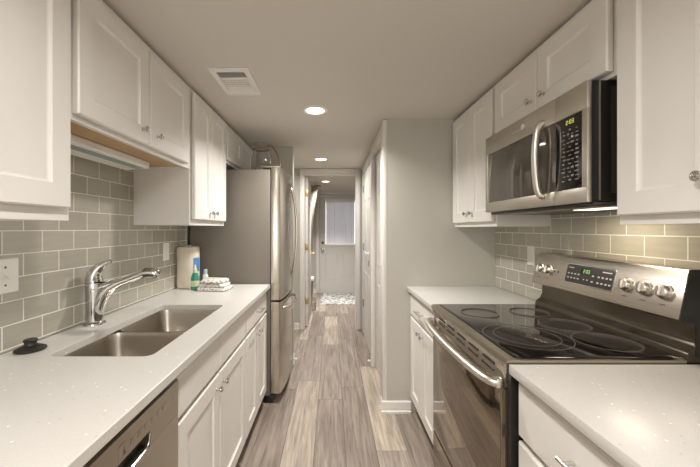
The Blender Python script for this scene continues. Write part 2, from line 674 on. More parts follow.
# wall behind the camera, with an unseen window added to let in frontal fill
w = MB()
w.box(XL, -0.75, YB - 0.1, YB, 0, CEIL).box(0.85, XR, YB - 0.1, YB, 0, CEIL)
w.box(-0.75, 0.85, YB - 0.1, YB, 0, 0.55).box(-0.75, 0.85, YB - 0.1, YB, 2.0, CEIL)
struct(w.build('wall_back', M['wall']))
wf = MB()
for a in ((-0.75, -0.69, 0.55, 2.0), (0.79, 0.85, 0.55, 2.0), (0.02, 0.08, 0.61, 1.94), (-0.69, 0.79, 0.55, 0.61), (-0.69, 0.79, 1.94, 2.0)):
    wf.box(a[0], a[1], YB - 0.07, YB - 0.02, a[2], a[3])
wo = struct(wf.build('fill_window_1', M['trim']))
MB().box(-0.69, 0.02, YB - 0.05, YB - 0.045, 0.61, 1.94).box(0.08, 0.79, YB - 0.05, YB - 0.045, 0.61, 1.94).build('pane', M['pane'], wo)


# casings and baseboards
def casing_y(name, x0, x1, z1, y, wd, th=0.017):
    m = MB()
    m.box(x0 - wd, x0, y - th, y, 0, z1 + wd, 0.004).box(x1, x1 + wd, y - th, y, 0, z1 + wd, 0.004)
    m.box(x0, x1, y - th, y, z1, z1 + wd, 0.004)
    return struct(m.build(name, M['trim']))


casing_y('trim_doorway', -0.373, 0.320, 2.068, YD, 0.0575)
m = MB()   # jamb lining the doorway
m.box(-0.3725, -0.3645, YD + 0.001, YD + 0.089, 0, 2.065).box(0.3115, 0.3195, YD + 0.001, YD + 0.089, 0, 2.065)
m.box(-0.3645, 0.3115, YD + 0.001, YD + 0.089, 2.047, 2.065)
struct(m.build('trim_jamb', M['trim']))
casing_y('trim_entry', -0.262, 0.61, 2.055, YE, 0.075)
# casings on the hall wall (face x)
m = MB()
m.box(0.370, 0.412, 2.4705, 2.53, 0, 2.125, 0.004)
m.box(0.376, 0.412, 3.175, 3.255, 0, 2.125, 0.004)
m.box(0.376, 0.412, 2.53, 3.175, 2.03, 2.125, 0.004)
struct(m.build('trim_1', M['trim']))
m = MB()
m.box(0.390, 0.412, 4.195, 4.25, 0, 2.115, 0.004)
m.box(0.390, 0.412, 3.256, 4.195, 2.03, 2.115, 0.004)
struct(m.build('trim_2', M['trim']))
# white end cap on the return wall's free end
struct(MB().box(0.368, 0.3995, YW - 0.001, YW + 0.07, 0, 2.125, 0.003).build('trim_corner', M['trim']))
bb = [(0, 0), (0, 0.084), (0.006, 0.084), (0.012, 0.078), (0.014, 0.06), (0.014, 0.018), (0.022, 0.014), (0.022, 0)]
struct(MB().prism([(YW - 0.0015 - a, b) for a, b in bb], 'x', 0.3555, 0.571).build('baseboard_return', M['trim']))
struct(MB().prism([(0.3675 - a * 0.55, b) for a, b in bb], 'y', YW + 0.0, YW + 0.072).build('baseboard_corner', M['trim']))
struct(MB().prism([(YD - 0.0015 - a, b) for a, b in bb], 'x', XL + 0.002, -0.433).build('baseboard_doorway', M['trim']))
struct(MB().prism([(-0.3825 + a * 0.6, b) for a, b in bb], 'y', 3.215, 3.335).build('baseboard_alcove', M['trim']))
struct(MB().prism([(YE - 0.0015 - a, b) for a, b in bb], 'x', XL + 0.002, -0.338).build('baseboard_entry', M['trim']))

# tiled backsplashes
o = MB().box(XL + 0.0006, XL + 0.009, 0.42, 2.505, 0.915, 1.3535).box(XL + 0.0006, XL + 0.009, 0.9915, 1.8285, 1.3535, 1.6635).build('tile_backsplash', M['tileL'], loc=(XL, 1.4, 0.915))
tag(o, 'grey glass subway tile backsplash behind the sink and faucet', 'backsplash', 'tile backsplashes')
m = MB()
m.box(XR - 0.009, XR - 0.0006, 1.79, YW - 0.001, 0.915, 1.3435).box(XR - 0.009, XR - 0.0006, 1.025, 1.79, 0.915, 1.41)
m.box(XR - 0.009, XR - 0.0006, 0.38, 1.025, 0.915, 1.3435)
o = m.build('tile_backsplash', M['tileR'], loc=(XR, 1.4, 0.915))
tag(o, 'grey glass subway tile backsplash behind the range, warmly lit', 'backsplash', 'tile backsplashes')


# ------------------------------------------------------------------ doors of the house
def panel_rings(t):
    return [(0, 0), (0, t)]


# entry door with blind
d1 = struct(MB().box(-0.257, 0.605, YE + 0.02, YE + 0.03, 0.012, 2.05).build('door_1', M['entry']))
# leaf is built around the window opening
LX0, LX1, LZ0, LZ1 = -0.142, 0.49, 1.005, 1.935
bm_ = MB()
yf = YE + 0.006
bm_.box(-0.257, LX0, yf, yf + 0.044, 0.012, 2.05).box(LX1, 0.605, yf, yf + 0.044, 0.012, 2.05)
bm_.box(LX0, LX1, yf, yf + 0.044, 1.935, 2.05).box(LX0, LX1, yf, yf + 0.044, 0.012, LZ0)
old = d1.data
me_o = bm_.build('tmp_leaf', M['entry'])
d1.data = me_o.data
bpy.data.objects.remove(me_o)
bpy.data.meshes.remove(old)
struct(MB().box(-0.30, -0.245, YE + 0.052, YE + 0.08, 0, 2.09).box(0.593, 0.65, YE + 0.052, YE + 0.08, 0, 2.09).box(-0.245, 0.593, YE + 0.052, YE + 0.08, 2.038, 2.09)
       .box(-0.245, 0.593, YE + 0.052, YE + 0.08, 0.0, 0.03).box(-0.262, 0.61, YE - 0.01, YE + 0.0515, 0.0, 0.010).build('trim_threshold', M['trim']))
pr = [(0, -0.006), (0, 0.002), (0.006, 0.008), (0.018, 0.002), (0.024, 0.002), (0.05, 0.007)]
for a0, a1 in ((-0.14, 0.115), (0.235, 0.49)):
    MB().rect('y', -1, yf, a0, a1, 0.29, 0.83, pr).build('raised_panel', M['entry'], d1)
fr = MB()
for a in ((LX0 - 0.03, LX0 + 0.012, LZ0 - 0.03, LZ1 + 0.03), (LX1 - 0.012, LX1 + 0.03, LZ0 - 0.03, LZ1 + 0.03), (LX0 + 0.012, LX1 - 0.012, LZ0 - 0.03, LZ0 + 0.012), (LX0 + 0.012, LX1 - 0.012, LZ1 - 0.012, LZ1 + 0.03)):
    fr.box(a[0], a[1], yf - 0.012, yf + 0.001, a[2], a[3], 0.004)
fr.build('window_frame', M['trim'], d1)
MB().box(LX0, LX1, yf + 0.035, yf + 0.039, LZ0, LZ1).build('pane', M['pane'], d1)
bl = MB()
z = LZ0 + 0.025
while z < LZ1 - 0.04:
    t = MB().box(LX0 + 0.015, LX1 - 0.015, -0.0125, 0.0125, -0.0006, 0.0006)
    t.xform(Matrix.Translation((0, yf + 0.012, z)) @ Matrix.Rotation(R(72), 4, 'X'))
    bl._merge(t.bm)
    z += 0.0215
blind = bl.build('blind', M['slat'], d1)
MB().box(LX0 + 0.013, LX1 - 0.013, yf - 0.002, yf + 0.028, LZ1 - 0.04, LZ1 - 0.012, 0.003).build('headrail', M['trim'], blind)
cd = MB()
for cx in (-0.06, 0.055, 0.29, 0.41):
    cd.box(cx - 0.004, cx + 0.004, yf - 0.004, yf - 0.002, LZ0 + 0.012, LZ1 - 0.03)
cd.build('ladder_cord', M['plate'], blind)
kb = MB()
kb.lathe((-0.195, yf, 0.905), (0, -1, 0), [(0, 0.032), (0.006, 0.032), (0.008, 0.012), (0.035, 0.012), (0.04, 0.026), (0.058, 0.029), (0.066, 0.02), (0.068, 0.0)])
kb.build('door_knob', M['nickel'], d1)
MB().lathe((-0.195, yf, 1.045), (0, -1, 0), [(0, 0.03), (0.014, 0.028), (0.018, 0.02), (0.019, 0)]).build('deadbolt', M['screw'], d1)

# white door swung open into the entry, seen on edge beside the doorway
d2 = struct(MB().box(-0.3635, -0.3285, YD + 0.098, YD + 0.82, 0.012, 2.03, 0.002).build('door_2', M['door']))
for hz in (0.36, 1.09, 1.82):
    h = MB().box(-0.3635, -0.3285, YD + 0.0945, YD + 0.0975, hz - 0.045, hz + 0.045, 0.0008)
    h.cyl((-0.3245, YD + 0.094, hz - 0.045), (-0.3245, YD + 0.094, hz + 0.045), 0.006, 10)
    h.build('hinge', M['brass'], d2)
MB().lathe((-0.3285, YD + 0.75, 0.95), (1, 0, 0), [(0, 0.03), (0.006, 0.03), (0.01, 0.011), (0.03, 0.011), (0.04, 0.026), (0.055, 0.026), (0.06, 0)]).build('door_knob', M['brass'], d2)


def hall_door(name, x, y0, y1, hinges, knob, mat):
    prn = [(0, 0.0), (0.0, 0.035)]
    o = struct(MB().rect('x', -1, x + 0.035, y0, y1, 0.012, 2.022, prn).build(name, mat))
    wy = (y1 - y0)
    for a, b in ((y0 + 0.11, y0 + wy / 2 - 0.045), (y0 + wy / 2 + 0.045, y1 - 0.11)):
        for c, e in ((0.22, 0.82), (1.0, 1.56), (1.66, 1.92)):
            MB().rect('x', -1, x, a, b, c, e, [(0, -0.006), (0, 0.001), (0.006, 0.006), (0.016, 0.001), (0.022, 0.001), (0.045, 0.006)]).build('raised_panel', mat, o)
    for hz in hinges[1]:
        h = MB().cyl((x - 0.006, hinges[0], hz - 0.045), (x - 0.006, hinges[0], hz + 0.045), 0.0075, 10)
        h.box(x - 0.003, x, hinges[0] - 0.03, hinges[0] + 0.03, hz - 0.045, hz + 0.045)
        h.build('hinge', M['nickel'], o)
    if knob:
        k = MB().lathe((x, knob[0], knob[1]), (-1, 0, 0), [(0, 0.03), (0.006, 0.03), (0.009, 0.012), (0.03, 0.012), (0.038, 0.024), (0.05, 0.024), (0.055, 0)])
        k.build('door_knob', M['plate'], o)
        MB().box(x - 0.003, x, knob[0] + 0.06, knob[0] + 0.085, knob[1] - 0.145, knob[1] - 0.085).build('latch_plate', M['screw'], o)
    return o


hall_door('door_3', 0.402, 3.262, 4.188, (4.165, (0.40, 1.11, 1.83)), (3.56, 1.065), M['door'])
hall_door('door_4', 0.425, 2.535, 3.168, (3.12, ()), None, M['door'])


# ------------------------------------------------------------------ cabinets
T = 0.020


def shaker(y0, y1, z0, z1, x, sx, stile=0.066):
    """five-piece cabinet door with a sunk centre panel, front towards sx"""
    st = min(stile, (y1 - y0) * 0.27)
    return MB().rect('x', sx, x, y0, y1, z0, z1, [(0, 0), (0, T - 0.004), (0.004, T), (st, T), (st + 0.002, T - 0.004), (st + 0.009, T - 0.009), (st + 0.011, T - 0.009)])


def slab(y0, y1, z0, z1, x, sx):
    return MB().rect('x', sx, x, y0, y1, z0, z1, [(0, 0), (0, T - 0.005), (0.006, T)])


def knob(parent, x, y, z, sx):
    k = MB().lathe((x, y, z), (sx, 0, 0), [(0, 0.0075), (0.002, 0.0075), (0.004, 0.0055), (0.012, 0.0055), (0.015, 0.010), (0.019, 0.0132), (0.023, 0.0125), (0.026, 0.008), (0.027, 0)], 18)
    return k.build('knob', M['chrome'], parent)


def bar_pull(parent, x, y0, y1, z, sx):
    k = MB()
    xo = x + sx * 0.028
    k.cyl((xo, y0, z), (xo, y1, z), 0.0058, 12)
    for yy in (y0 + 0.018, y1 - 0.018):
        k.cyl((x, yy, z), (xo, yy, z), 0.0046, 10)
    return k.build('handle', M['nickel'], parent)


def upper_cabinet(label, y0, y1, z0, z1, xw, xf, sx, doors, zdoor, knobs, ply=False, group='white upper cabinets'):
    t = thing('upper_cabinet', label, 'cabinet', ((xw + xf) / 2, (y0 + y1) / 2, z0), group)
    xa, xb = min(xw, xf), max(xw, xf)
    m = MB()
    # carcass with a bottom set up behind the face frame
    m.box(xa, xb, y0, y0 + 0.016, z0, z1).box(xa, xb, y0 + 0.016, y1 - 0.016, z1 - 0.016, z1).box(xa, xb, y1 - 0.016, y1, z0, z1)
    xback = xw
    m.box(min(xback, xback + sx * 0.008), max(xback, xback + sx * 0.008), y0 + 0.016, y1 - 0.016, z0 + 0.0, z1 - 0.016)
    m.build('body', M['cab'], t)
    f = MB()
    fa, fb = min(xf, xf - sx * 0.019), max(xf, xf - sx * 0.019)
    f.box(fa, fb, y0 + 0.0162, y1 - 0.0162, z0, z0 + 0.036).box(fa, fb, y0 + 0.0162, y1 - 0.0162, z1 - 0.036, z1 - 0.0165)
    f.box(fa, fb, y0 + 0.0162, y0 + 0.04, z0 + 0.036, z1 - 0.036).box(fa, fb, y1 - 0.04, y1 - 0.0162, z0 + 0.036, z1 - 0.036)
    f.build('face_frame', M['cab'], t)
    u = MB()
    ua, ub = min(xback + sx * 0.009, xf - sx * 0.0195), max(xback + sx * 0.009, xf - sx * 0.0195)
    u.box(ua, ub, y0 + 0.0165, y1 - 0.0165, z0 + 0.010, z0 + 0.020)
    u = u.build('bottom_panel', M['wood'] if ply else M['cab'], t)
    if ply:
        u['label'] = 'bare wood underside panel'
    for i, (a, b) in enumerate(doors):
        d = shaker(a, b, zdoor[0], zdoor[1], xf + sx * 0.003, sx).build('door', M['cab'], t)
        if knobs:
            ky, kz = knobs[i]
            knob(d, xf + sx * (T + 0.003), ky, kz, sx)
    return t


XLU, XRU = -0.79, 0.894
ZT = 2.118
upper_cabinet('white wall cabinet whose bare side faces the sink faucet, nearest over the dishwasher', 0.38, 0.990, 1.356, ZT, XL + 0.001, XLU, 1,
              [(0.40, 0.683), (0.687, 0.972)], (1.392, 2.09), [(0.66, 1.45), (0.71, 1.45)])
upper_cabinet('short white two-door wall cabinet with wood underside above the sink', 0.991, 1.829, 1.664, ZT, XL + 0.001, XLU, 1,
              [(1.000, 1.389), (1.396, 1.775)], (1.682, 2.085), [(1.335, 1.735), (1.448, 1.735)], ply=True)
upper_cabinet('tall white two-door wall cabinet beside the refrigerator, above the towel', 1.830, 2.410, 1.354, ZT, XL + 0.001, XLU, 1,
              [(1.848, 2.116), (2.120, 2.394)], (1.385, 2.10), [(2.078, 1.432), (2.158, 1.432)])
upper_cabinet('short white wall cabinet above the refrigerator', 2.411, 3.21, 1.825, ZT, XL + 0.001, XLU, 1,
              [(2.425, 2.808), (2.812, 3.195)], (1.845, 2.09), None)
upper_cabinet('white two-door wall cabinet in the corner beyond the microwave', 1.791, YW - 0.002, 1.345, ZT, XR - 0.001, XRU, -1,
              [(1.806, 2.093), (2.097, 2.385)], (1.372, 2.10), [(2.055, 1.43), (2.137, 1.43)])
upper_cabinet('short white two-door wall cabinet directly above the microwave', 1.0255, 1.790, 1.815, ZT, XR - 0.001, XRU, -1,
              [(1.046, 1.404), (1.410, 1.768)], (1.832, 2.095), [(1.358, 1.888), (1.446, 1.888)])
upper_cabinet('large white wall cabinet nearest the camera on the range side', 0.42, 1.0245, 1.345, ZT, XR - 0.001, XRU, -1,
              [(0.44, 0.722), (0.726, 1.012)], (1.372, 2.095), [(0.70, 1.455), (0.772, 1.455)])


def base_cabinet(label, y0, y1, xw, xf, sx, fronts, doors, drawer_handles, knobs, zsplit=0.705, group='white base cabinets'):
    t = thing('base_cabinet', label, 'cabinet', ((xw + xf) / 2, (y0 + y1) / 2, 0), group)
    xa, xb = min(xw, xf), max(xw, xf)
    top = 0.8825
    m = MB()
    xt = xf - sx * 0.07
    m.box(xa, xb, y0, y0 + 0.016, 0.095, top).box(xa, xb, y1 - 0.016, y1, 0.095, top)
    m.box(xa, xb, y0 + 0.016, y1 - 0.016, 0.095, 0.111)
    m.box(min(xw, xw + sx * 0.008), max(xw, xw + sx * 0.008), y0 + 0.016, y1 - 0.016, 0.111, top)
    fa, fb = min(xf, xf - sx * 0.018), max(xf, xf - sx * 0.018)
    m.box(fa, fb, y0 + 0.016, y1 - 0.016, 0.111, top)
    m.build('body', M['cab'], t)
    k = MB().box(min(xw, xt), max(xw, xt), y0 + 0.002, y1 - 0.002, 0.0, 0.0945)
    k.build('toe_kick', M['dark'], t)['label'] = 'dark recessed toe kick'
    xd = xf + sx * 0.003
    for i, (a, b) in enumerate(fronts):
        d = slab(a, b, zsplit + 0.012, 0.862, xd, sx).build('drawer', M['cab'], t)
        if drawer_handles[i]:
            bar_pull(d, xd + sx * T, drawer_handles[i][0], drawer_handles[i][1], (zsplit + 0.875) / 2, sx)
    for i, (a, b, z0, z1) in enumerate(doors):
        if z0 < 0.2 and not (z1 - z0 < 0.35):
            d = shaker(a, b, z0, z1, xd, sx).build('door', M['cab'], t)
            if knobs[i]:
                knob(d, xd + sx * T, knobs[i][0], knobs[i][1], sx)
        else:
            d = slab(a, b, z0, z1, xd, sx).build('drawer', M['cab'], t)
            bar_pull(d, xd + sx * T, (a + b) / 2 - 0.065, (a + b) / 2 + 0.065, (z0 + z1) / 2 + 0.03, sx)
    return t


XLF, XRF = -0.516, 0.590
base_cabinet('white two-door sink base cabinet beside the dishwasher', 1.056, 1.892, XL + 0.001, XLF, 1,
             [(1.060, 1.448), (1.456, 1.885)], [(1.060, 1.448, 0.115, 0.700), (1.456, 1.885, 0.115, 0.700)], [None, None],
             [(1.412, 0.645), (1.492, 0.645)])
base_cabinet('white base cabinet with one drawer over two doors, beside the refrigerator', 1.893, 2.492, XL + 0.001, XLF, 1,
             [(1.900, 2.486)], [(1.900, 2.190, 0.115, 0.700), (2.195, 2.486, 0.115, 0.700)], [(2.13, 2.26)],
             [(2.155, 0.645), (2.23, 0.645)])
base_cabinet('white base cabinet with drawer and two doors between range and grey wall', 1.796, YW - 0.003, XR - 0.001, XRF, -1,
             [(1.802, 2.390)], [(1.802, 2.094, 0.115, 0.700), (2.098, 2.390, 0.115, 0.700)], [(2.03, 2.16)],
             [(2.058, 0.65), (2.135, 0.65)])
base_cabinet('white drawer base cabinet nearest the camera, beside the range', 0.40, 1.015, XR - 0.001, XRF, -1,
             [(0.406, 1.008)], [(0.406, 1.008, 0.41, 0.685), (0.406, 1.008, 0.115, 0.40)], [(0.66, 0.79)], [None, None], zsplit=0.690)


# ------------------------------------------------------------------ countertops, sink, faucet
def counter_with_hole(outer, hole, z0, z1):
    bm = bmesh.new()
    vo = [bm.verts.new((x, y, z1)) for x, y in outer]
    vh = [bm.verts.new((x, y, z1)) for x, y in hole]
    eds = [bm.edges.new((vo[i], vo[(i + 1) % len(vo)])) for i in range(len(vo))]
    eds += [bm.edges.new((vh[i], vh[(i + 1) % len(vh)])) for i in range(len(vh))]
    bmesh.ops.triangle_fill(bm, edges=eds, use_beauty=True, use_dissolve=False)
    r = bmesh.ops.extrude_face_region(bm, geom=list(bm.faces))
    vs = [g for g in r['geom'] if isinstance(g, bmesh.types.BMVert)]
    for v in vs:
        v.co.z = z0
    mb = MB()
    mb._merge(bm)
    return mb


ZC0, ZC1 = 0.884, 0.914
xf_ = -0.467
outer = [(XL + 0.0095, 0.42), (xf_, 0.42), (xf_, 2.494), (XL + 0.0095, 2.494)]
hole = rrect(-0.940, -0.594, 1.083, 1.822, 0.030, 8)
o = counter_with_hole(outer, hole, ZC0, ZC1).build('countertop', M['quartz'], loc=(-0.79, 1.45, ZC0))
bv = o.modifiers.new('edge', 'BEVEL')
bv.width = 0.003
bv.segments = 2
bv.limit_method = 'ANGLE'
tag(o, 'white speckled quartz countertop with undermount sink cut-out', 'countertop', 'quartz countertops')
for y0, y1, lab in ((1.794, YW - 0.002, 'short white quartz countertop between range and grey wall'), (0.38, 1.0185, 'white quartz countertop nearest the camera, beside the range')):
    o = MB().box(0.545, XR - 0.0095, y0, y1, ZC0, ZC1, 0.003).build('countertop', M['quartz'], loc=(0.87, (y0 + y1) / 2, ZC0))
    tag(o, lab, 'countertop', 'quartz countertops')

sk = thing('kitchen_sink', 'stainless undermount double-bowl kitchen sink set in white quartz counter', 'sink', (-0.757, 1.45, 0.884))


def bowl(y0, y1, depth):
    x0, x1 = -0.948, -0.586
    prof = [(0.0, 0.0, 0.05), (0.004, -0.02, 0.05), (0.012, -depth + 0.05, 0.055), (0.028, -depth + 0.015, 0.06), (0.06, -depth, 0.06)]
    loops = []
    for ins, dz, rr in prof:
        loops.append([(x, y, ZC0 - 0.0005 + dz) for x, y in rrect(x0 + ins, x1 - ins, y0 + ins, y1 - ins, rr, 6)])
    out = []
    for ins, dz, rr in reversed(prof):
        out.append([(x, y, ZC0 - 0.0005 + dz - (0.0015 if ins > 0.02 else 0)) for x, y in rrect(x0 + ins - 0.0015, x1 - ins + 0.0015, y0 + ins - 0.0015, y1 - ins + 0.0015, rr, 6)])
    m = MB()
    m.rings(loops + out, close0=False, close1=False)
    bm = m.bm
    bm.verts.ensure_lookup_table()
    n = len(loops[0])
    k = len(prof)
    # close the floor of the bowl (inside and outside) by capping ring k-1 and k
    a = [bm.verts[(k - 1) * n + i] for i in range(n)]
    b = [bm.verts[k * n + i] for i in range(n)]
    for i in range(n):
        f = bm.faces.get((a[i], a[(i + 1) % n], b[(i + 1) % n], b[i]))
        if f:
            bm.faces.remove(f)
    bm.faces.new(a)
    bm.faces.new(b[::-1])
    bw = m.build('bowl', M['sink'], sk, angle=50)
    cy = (y0 + y1) / 2
    MB().lathe((-0.757, cy, ZC0 - depth - 0.0005), (0, 0, 1), [(0, 0.055), (0.003, 0.055), (0.004, 0.044), (0.001, 0.03), (0.001, 0)], 28).build('drain', M['chrome'], bw)


bowl(1.074, 1.422, 0.20)
bowl(1.442, 1.831, 0.20)
MB().box(-0.935, -0.598, 1.4225, 1.4415, 0.855, 0.8834, 0.006).build('divider', M['sink'], sk)

fc = thing('kitchen_faucet', 'chrome single-lever pull-out kitchen faucet rising behind the sink', 'faucet', (-1.045, 1.455, 0.914))
b = MB()
b.lathe((-1.047, 1.455, 0.9142), (0, 0, 1), [(0, 0.044), (0.006, 0.043), (0.010, 0.036), (0.014, 0.0335)], 28)
b.lathe((-1.047, 1.455, 0.924), (0, 0, 1), [(0, 0.0345), (0.05, 0.0330), (0.12, 0.034), (0.165, 0.0365), (0.172, 0.0355)], 28)
b.build('body', M['chrome'], fc)
# cap and lever tilted up over the body
b = MB()
b.tube([(-1.047, 1.455, 1.0965), (-1.050, 1.455, 1.115), (-1.046, 1.455, 1.137), (-1.030, 1.455, 1.160), (-1.004, 1.456, 1.180), (-0.975, 1.457, 1.188)],
       [0.0345, 0.033, 0.029, 0.021, 0.013, 0.008], 16, 2)
b.build('lever', M['chrome'], fc)
b = MB()
b.tube([(-1.044, 1.456, 0.945), (-1.032, 1.457, 0.995), (-1.013, 1.459, 1.040), (-0.985, 1.463, 1.072), (-0.945, 1.469, 1.093), (-0.900, 1.477, 1.110), (-0.865, 1.484, 1.126), (-0.835, 1.490, 1.133)],
       [0.027, 0.030, 0.030, 0.026, 0.021, 0.019, 0.0195, 0.021], 18, 2)
b.tube([(-1.040, 1.456, 1.068), (-1.000, 1.460, 1.078), (-0.955, 1.467, 1.094), (-0.915, 1.475, 1.108)], [0.027, 0.023, 0.018, 0.014], 16, 2)
sp = b.build('spout', M['chrome'], fc)
b = MB()
b.tube([(-0.868, 1.484, 1.126), (-0.845, 1.488, 1.134), (-0.818, 1.494, 1.136), (-0.798, 1.498, 1.129), (-0.786, 1.501, 1.118)], [0.0195, 0.0225, 0.024, 0.0235, 0.017], 18, 2)
b.build('spray_head', M['chrome'], sp)

st = thing('sink_stopper', 'black rubber sink stopper with knob lying on the counter', 'stopper', (-1.037, 1.135, 0.914))
MB().lathe((-1.037, 1.135, 0.9142), (0, 0, 1), [(0, 0.040), (0.003, 0.044), (0.007, 0.044), (0.010, 0.039), (0.016, 0.028), (0.0185, 0.0)], 32).build('flange', M['rubber'], st)
MB().lathe((-1.037, 1.135, 0.9328), (0, 0, 1), [(0, 0.019), (0.009, 0.016), (0.012, 0.0195), (0.017, 0.020), (0.020, 0.017), (0.0205, 0.010), (0.019, 0)], 28).build('knob', M['rubber'], st)


# ------------------------------------------------------------------ dishwasher
dw = thing('dishwasher', 'stainless built-in dishwasher under the counter next to the sink base', 'dishwasher', (-0.80, 0.752, 0))
MB().box(XL + 0.03, -0.518, 0.453, 1.051, 0.02, 0.878).build('body', M['black'], dw)
MB().box(-0.53, -0.517, 0.456, 1.048, 0.0, 0.02).build('foot', M['black'], dw)
PP = lambda za, zb: [(-0.517, za), (-0.4885, za), (-0.4885, zb - 0.001), (-0.4915, zb), (-0.517, zb)]
p = MB().prism(PP(0.790, 0.8535), 'y', 0.456, 1.048).prism(PP(0.748, 0.790), 'y', 0.885, 1.048).prism(PP(0.748, 0.790), 'y', 0.456, 0.595)
pn = p.build('control_panel', M['steel_dw'], dw)
dr = MB().box(-0.517, -0.488, 0.456, 1.048, 0.10, 0.7465, 0.002).build('door', M['steel_dw'], dw)
MB().box(-0.5172, -0.5135, 0.5955, 0.8845, 0.7485, 0.7895).build('handle_recess', M['black'], dr)
MB().tube([(-0.489, 0.592, 0.782), (-0.4865, 0.606, 0.758), (-0.486, 0.63, 0.7515), (-0.486, 0.85, 0.7515), (-0.4865, 0.875, 0.758), (-0.489, 0.888, 0.782)], 0.0035, 8, 1).build('handle_lip', M['nickel'], dr)
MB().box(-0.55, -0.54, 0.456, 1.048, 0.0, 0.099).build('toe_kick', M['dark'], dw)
for k in range(6):
    y = 0.800 + k * 0.030
    MB().rect('x', 1, -0.4884, y, y + 0.024, 0.808, 0.822, [(0, -0.002), (0, 0.0009), (0.0015, 0.0014)]).build('button', M['steel_dw'], pn)
MB().rect('x', 1, -0.4884, 0.755, 0.782, 0.798, 0.830, [(0, -0.002), (0, 0.0010), (0.004, 0.0010), (0.005, 0.0004)]).build('button', M['steel_dw'], pn)
MB().rect('x', 1, -0.4884, 1.000, 1.020, 0.798, 0.832, [(0, -0.002), (0, 0.0010), (0.004, 0.0010), (0.005, 0.0004)]).build('button', M['steel_dw'], pn)

# ------------------------------------------------------------------ under-cabinet lamp
ul = thing('under_cabinet_light', 'white under-cabinet strip light with teal lens above the sink tiles', 'light', (-0.985, 1.36, 1.63))
MB().prism([(-1.055, 1.6735), (-0.935, 1.6735), (-0.930, 1.668), (-0.930, 1.646), (-0.936, 1.640), (-1.05, 1.630), (-1.055, 1.634)], 'y', 1.04, 1.682).build('housing', M['plate'], ul)
MB().prism([(-0.950, 1.6392), (-0.988, 1.6359), (-0.988, 1.6339), (-0.950, 1.6372)], 'y', 1.05, 1.664).build('lens', M['lens'], ul)


# ------------------------------------------------------------------ refrigerator
fr = thing('refrigerator', 'tall stainless bottom-freezer refrigerator with grey side panel', 'refrigerator', (-0.75, 2.85, 0))
FY0, FY1 = 2.508, 3.195
MB().box(-1.085, -0.470, FY0 + 0.004, FY1 - 0.004, 0.06, 1.785, 0.006).build('cabinet', M['fridge'], fr)
MB().box(-0.52, -0.452, FY0 + 0.012, FY0 + 0.085, 0.0, 0.058, 0.008).build('foot', M['black'], fr)
MB().box(-0.52, -0.452, FY1 - 0.085, FY1 - 0.012, 0.0, 0.058, 0.008).build('foot', M['black'], fr)
MB().box(-0.49, -0.475, FY0 + 0.09, FY1 - 0.09, 0.012, 0.0595).build('grille', M['black'], fr)


def fridge_face():
    pts = [(-0.4635, FY0 + 0.002), (-0.400, FY0)]
    n = 20
    for k in range(n + 1):
        t = k / n
        y = FY0 + 0.004 + t * (FY1 - FY0 - 0.008)
        pts.append((-0.394 + 0.030 * (1 - (2 * t - 1) ** 2) ** 0.8, y))
    pts += [(-0.400, FY1), (-0.4635, FY1 - 0.002)]
    return pts


gk = MB().box(-0.4695, -0.464, FY0 + 0.01, FY1 - 0.01, 0.09, 1.78)
gk.build('gasket', M['black'], fr)
ud = MB().prism(fridge_face(), 'z', 0.790, 1.800).build('door', M['steel_fridge'], fr)
fd = MB().prism(fridge_face(), 'z', 0.080, 0.776).build('freezer_drawer', M['steel_fridge'], fr)
h = MB()
h.tube([(-0.374, 2.99, 1.700), (-0.360, 2.99, 1.685), (-0.342, 2.99, 1.60), (-0.325, 2.99, 1.46), (-0.318, 2.99, 1.30), (-0.325, 2.99, 1.14), (-0.342, 2.99, 1.00), (-0.360, 2.99, 0.915), (-0.374, 2.99, 0.900)], 0.0125, 12, 2)
h.build('handle', M['steelz'], ud)
h = MB()
h.tube([(-0.385, 2.60, 0.715), (-0.360, 2.605, 0.715), (-0.335, 2.66, 0.716), (-0.318, 2.76, 0.718), (-0.312, 2.86, 0.718), (-0.318, 2.96, 0.718), (-0.335, 3.06, 0.716), (-0.360, 3.105, 0.715), (-0.385, 3.11, 0.715)], 0.0125, 12, 2)
h.build('handle', M['steelz'], fd)
MB().box(-0.53, -0.405, FY0 + 0.02, FY0 + 0.075, 1.8005, 1.815, 0.004).build('hinge_cover', M['fridge'], fr)
MB().box(-0.53, -0.405, FY1 - 0.075, FY1 - 0.02, 1.8005, 1.815, 0.004).build('hinge_cover', M['fridge'], fr)

# glass pitcher with a cane handle on top of it
pt = thing('glass_pitcher', 'clear glass pitcher with brown cane handle standing on the refrigerator', 'pitcher', (-0.585, 2.72, 1.786))
prof = [(0.0, 0.064), (0.006, 0.072), (0.05, 0.078), (0.12, 0.076), (0.17, 0.064), (0.20, 0.057), (0.245, 0.066)]
inner = [(0.2445, 0.0630), (0.20, 0.0540), (0.17, 0.061), (0.12, 0.073), (0.05, 0.075), (0.012, 0.069), (0.011, 0.0)]
jl = []
for d, r in prof + inner:
    jl.append([(-0.585 + max(r, 1e-4) * (1 + (0.035 if 0.02 < d < 0.18 else 0.0) * math.cos(10 * a)) * math.cos(a), 2.72 + max(r, 1e-4) * (1 + (0.035 if 0.02 < d < 0.18 else 0.0) * math.cos(10 * a)) * math.sin(a), 1.786 + d) for a in [2 * math.pi * k / 80 for k in range(80)]])
MB().rings(jl).build('jug', M['glass'], pt)
MB().tube([(-0.528, 2.72, 2.005), (-0.506, 2.72, 2.024), (-0.478, 2.72, 1.995), (-0.448, 2.72, 1.945), (-0.430, 2.72, 1.885), (-0.428, 2.72, 1.835), (-0.446, 2.72, 1.812), (-0.504, 2.72, 1.830)], 0.0085, 10, 2).build('handle', M['wicker'], pt)
MB().torus((-0.585, 2.72, 1.986), 0.0615, 0.005).build('neck_band', M['wicker'], pt)


